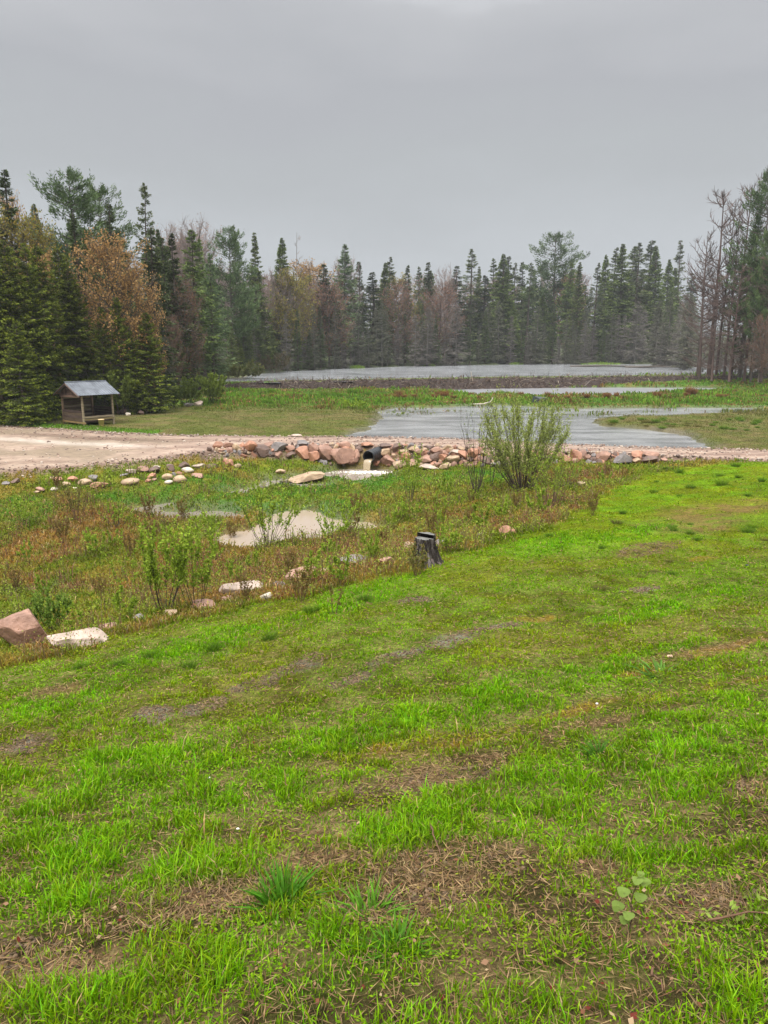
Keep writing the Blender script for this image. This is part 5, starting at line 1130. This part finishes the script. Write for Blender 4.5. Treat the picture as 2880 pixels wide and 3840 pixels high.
# foreground plants
def clump(px, py, wpx, label, col0, n=70, hh=.16, w=.012):
    p = hit(px, py); s = wpx/px_scale(p); me = tuft_mesh(int(px), n, col0, col0*.5, spread=s*.28, hh=hh, w=w); me.materials.append(M_GRASS)
    o = link('grass_clump', me, loc=tuple(p)); return tag(o, label, 'grass clump')
clump(282, 905, 60, 'lush dark green clump of broad blades, largest in the foreground', C(.07,.20,.012), 120, .13, .013)
clump(372, 915, 55, 'short bright green clump below a straw patch, centre foreground', C(.10,.24,.015), 90, .09, .010)
clump(395, 950, 50, 'green clump at the bottom centre', C(.08,.20,.015), 80, .09, .01)
clump(600, 755, 40, 'dark green clump within the lush bank at right', C(.07,.18,.015), 80, .10, .01)
clump(660, 675, 44, 'broad-leaved green weed beside the orange strip', C(.10,.22,.03), 60, .07, .02)
def pale_sapling():
    p = hit(628, 935); k = px_scale(p); t = thing('seedling', 'young seedling with pale yellow-green lobed leaves in the right foreground', 'seedling', tuple(p))
    pts = [(0,0,0),(.01,0,.08),(.0,0,.16),(.02,0,.24)]; mb = MB(); mb.path(pts, .003, .0015, 6, C(.08,.05,.03)); link('stem', mb.mesh('stem', True), M_TWIG, t)
    rng = np.random.default_rng(6)
    for (x, z, s) in ((.015,.25,.05),(.05,.235,.05),(-.03,.19,.06),(.04,.16,.06),(-.045,.12,.06),(-.01,.10,.055),(.03,.27,.035),(-.02,.07,.05)):
        a = rng.uniform(0,6.28); n = 14; th = np.arange(n)*2*math.pi/n; r = s*.42*(1+.12*np.cos(th*3)); V = np.stack([r*np.cos(th), r*np.sin(th)*.8, .004*np.cos(th*2)],1)
        rx = rng.uniform(.3,.9); V = V@np.array([[1,0,0],[0,math.cos(rx),math.sin(rx)],[0,-math.sin(rx),math.cos(rx)]]); V = np.concatenate([[[0,0,0]],V])+np.array([x, rng.uniform(-.02,.02), z])
        mb = MB(); mb.add(V, T=[(0,i+1,(i+1)%n+1) for i in range(n)], col=C(.17,.24,.05)); mb.tubes([(0.005,0,z-.03)],[(x,0,z)],.001,.001,4,C(.2,.2,.08)); link('leaf', mb.mesh('leaf'), M_LEAF, t)
pale_sapling()
def twig(px0, py0, px1, py1, label, lv=True):
    a = hit(px0, py0); b = hit(px1, py1); rng = np.random.default_rng(int(px0)); n = 7; pts = a+(b-a)*np.linspace(0,1,n)[:,None]; pts[:,2] += .05+rng.uniform(0,.03,n); pts[:,0] += rng.normal(0,.008,n)
    t = thing('fallen_twig', label, 'twig', tuple(a)); mb = MB(); mb.path(pts-a, .005, .002, 6, C(.13,.07,.04)); link('stem', mb.mesh('stem', True), M_TWIG, t)
    if lv:
        mb = MB(); P = np.repeat(pts-a, 9, 0)+rng.normal(0,.035,(n*9,3)); mb.leaves(P, rng.normal(0,1,(n*9,3)), .035, .014, C(.22,.30,.05), rng, flat=1); link('leaves', mb.mesh('leaves'), M_LEAF, t)
twig(702, 932, 790, 925, 'leafy low twig reaching in from the right edge of the foreground')
twig(652, 985, 664, 1005, 'short bare brown twig near the bottom right', False)
twig(430, 838, 440, 866, 'curved pale twig lying on the straw patch', False)
def chip(px, py, s, c, label):
    p = hit(px, py); me = rock_mesh(int(px*7), s, s*.8, s*.5, c); o = link('stone_chip', me, M_ROCK, loc=(p[0],p[1],p[2]+s*.3)); tag(o, label, 'stone')
chip(209, 778, .012, C(.7,.66,.6), 'tiny white petal-like stone in the green strip at left')
chip(238, 829, .011, C(.75,.7,.6), 'tiny white stone below the green strip, left of centre')
chip(670, 657, .03, C(.62,.42,.28), 'pale flat stone on the upper orange strip')
chip(597, 704, .014, C(.6,.58,.55), 'tiny grey stone on the lower orange strip')
chip(747, 566, .035, C(.02,.02,.03), 'small black lump on the lawn near the right edge')
def driftwood():
    a = on_z(470, 405.3, .05); b = on_z(490, 404.6, .05); t = thing('driftwood', 'bleached forked branch lying at the water behind the willow', 'driftwood', tuple(a)); mb = MB()
    mb.path([(0,0,.1),(1.2,0,.12),(b[0]-a[0],b[1]-a[1],.25),(b[0]-a[0]+.15,b[1]-a[1],.4),(b[0]-a[0]+.25,b[1]-a[1],.7)], .06,.05,6,C(.52,.46,.38)); link('branch', mb.mesh('branch', True), M_TWIG, t)
    a = on_z(540, 405.3, .05); o = link('boulder', rock_mesh(77,.8,.6,.6,C(.05,.06,.06)), M_ROCK, loc=(a[0],a[1],.35)); tag(o, 'dark rounded lump at the marsh edge right of the willow top', 'rock')
    m = thing('grass_islet','',''); bpy.data.objects.remove(m)
driftwood()
def islet(px, py, wpx, label):
    p = on_z(px, py, 1.2); w = wpx/px_scale(p)/2; mb = MB(); rng = np.random.default_rng(int(px)); n = 500; a = rng.uniform(0,6.28,n); r = np.sqrt(rng.uniform(0,1,n)); P = np.stack([r*np.cos(a)*w, r*np.sin(a)*w*.8, rng.uniform(0,.6,n)*(1-r)],1)
    D = rng.normal(0,.5,(n,3)); D[:,2] += 1; mb.leaves(P, D, .5, .12, C(.20,.30,.05)*rng.uniform(.7,1.2,(n,1)), rng); o = link('grass_islet', mb.mesh('grass_islet'), M_GRASS, loc=(p[0],p[1],1.15)); tag(o, label, 'islet', 'green islets in the lake')
islet(357, 368.3, 15, 'bright green grassy islet in the lake left of centre')
islet(300, 369, 12, 'small dull green islet at the left end of the open lake')
islet(427, 366, 16, 'thin green islet strip at the foot of the far trees, centre')
islet(600, 364.5, 40, 'long pale green strip at the foot of the far trees, right of centre')
islet(516, 364.5, 14, 'small green strip at the foot of the far trees near the thin spruces')
# sunken logs at the far right shore
for i,(a,b,c_) in enumerate([(570,366.5,640),(625,367.5,690),(655,365.5,700)]):
    p = on_z(a, b, 1.25); q = on_z(c_, b+.4, 1.25); mb = MB(); mb.path([(0,0,0),((q[0]-p[0])*.5,(q[1]-p[1])*.5,.25),(q[0]-p[0],q[1]-p[1],.1)], .28,.12,6,C(.10,.085,.07)); o = link('sunken_log', mb.mesh('sunken_log', True), M_BARK, loc=tuple(p)); tag(o, ['left','middle','right'][i]+' one of three dark logs lying in the shallow far water', 'log')

def pebbles():
    rng = np.random.default_rng(61); v0, f0 = _ico(1); mb = MB(); cols = [C(.30,.21,.16), C(.22,.14,.10), C(.38,.31,.25), C(.15,.10,.08)]
    X = rng.uniform(-26, 22, 5200)
    for i, x in enumerate(X):
        yf, yn = np.interp(x, RF[:,0], RF[:,1]), np.interp(x, RN[:,0], RN[:,1])
        t = rng.uniform(-.05, 1.05) if rng.uniform() < .4 else rng.choice([rng.normal(.0,.05), rng.normal(1,.04)])
        y = yn+(yf-yn)*t; r = rng.uniform(.02,.075)*(1.5 if rng.uniform() < .06 else 1); z = max(ROADZ, -9) if 0 < t < 1 else tz(x, y)
        mb.add(v0*r*rng.uniform(.6,1.2,3)*[1,1,.7]+[x, y, z+r*.2], T=f0, col=cols[rng.integers(4)]*rng.uniform(.7,1.2))
    kind(link('loose_gravel', mb.mesh('loose_gravel'), M_ROCK), 'stuff', 'loose stones scattered along the gravel road and its verges')
    mb = MB(); L = PL['mud']+PL['thatch'][:9]; n = 0
    for k in range(5500):
        c, I = L[rng.integers(len(L))]; M = np.linalg.inv(I); a = rng.uniform(0,6.28); q = math.sqrt(rng.uniform())*1.1; p = c+M@np.array([q*math.cos(a), q*math.sin(a)])
        if p[1] > 16: continue
        r = rng.uniform(.004,.013)*(1+p[1]*.06); mb.add(v0*r*rng.uniform(.6,1.2,3)+[p[0], p[1], 0], T=f0, col=C(.12,.08,.045)*rng.uniform(.4,1.4)); n += 1
    V = np.concatenate(mb.V); V[:,2] += terrain(V[:,0], V[:,1]); mb.V = [V]; T = np.concatenate(mb.T); Cc = np.concatenate(mb.C); mb.T = [T]; mb.C = [Cc]
    kind(link('soil_crumbs', mb.mesh('soil_crumbs'), M_BARK), 'stuff', 'crumbs of soil and small pebbles in the bare spots of the lawn')
pebbles()

# ------------------------------------------------------------------ rainy air
def haze():
    me = bpy.data.meshes.new('haze'); bm = bmesh.new(); bmesh.ops.create_cube(bm, size=1); bm.to_mesh(me); bm.free()
    o = link('haze', me); o.scale = (700, 420, 60); o.location = (0, 170, 22); kind(o, 'stuff', 'thin rainy haze over the valley')
    m = bpy.data.materials.new('haze'); m.use_nodes = True; t = m.node_tree; t.nodes.clear(); out = t.nodes.new('ShaderNodeOutputMaterial'); v = t.nodes.new('ShaderNodeVolumePrincipled')
    v.inputs['Color'].default_value = (.9,.93,.97,1); v.inputs['Density'].default_value = HAZE; t.links.new(v.outputs[0], out.inputs['Volume']); me.materials.append(m)
HAZE = .0009

HAZE = .00028
haze()

# labels that tell like things apart by their place in a row, counted from the left of the photograph
def relabel(group, fmt):
    L = [o for o in bpy.data.objects if o.parent is None and o.get('group') == group]
    L.sort(key=lambda o: o.location.x/(o.location.y*CT+1))
    for i, o in enumerate(L): o['label'] = fmt.format(ordn(i))
relabel('rusty tussocks on the marsh strip', 'rusty brown fern tussock on the marsh strip between the ponds, {} from the left')
relabel('grey trees at the far waterline', 'grey half-dead spruce in the front rank at the far waterline, {} from the left')
relabel('dead trees in the flooded stand', 'grey twiggy dead tree in the flooded right-hand stand, {} from its left end')
relabel('weed clumps in the rough ground', 'knee-high weed clump in the rough ground beside the stream, {} from the left')
relabel('bare trees behind the left evergreens', 'pale bare tree on the slope behind the left evergreens, {} from the left')
relabel('tussocks in the reedy meadow', 'tussock in the reedy meadow left of the ponds, {} from the left')
relabel('tussocks on the grassy spit', 'grass tussock on the low spit reaching into the pond, {} from its tip')
relabel('wood behind the far shore', 'low indistinct tree in the wood behind the far shore, {} from the left')
relabel('low conifers at the foot of the left forest', 'small shaggy conifer at the foot of the left forest, {} from the left')
relabel('second rank of evergreens on the left', 'dark evergreen in the second rank behind the left forest edge, {} from the left')
relabel('green tufts on the right lawn', 'tall green grass tuft below the road on the right lawn, {} from the left')
relabel('dark tufts on the lawn', 'dark low grass tuft in the middle of the right lawn, {} from the left')
relabel('brownish tufts on the lawn', 'brownish tuft on the left half of the lawn, {} from the left')
relabel('clumps along the lawn edge', 'fresh green clump along the foot of the lawn edge, {} from the left')
for o in bpy.data.objects:
    l = o.get('label')
    if o.parent is None and l and o.get('group') == GF: o['label'] = l.replace(' of its kind from the left', ' such from the left').replace('standing out above the far shore treeline', 'above the far shore treeline')
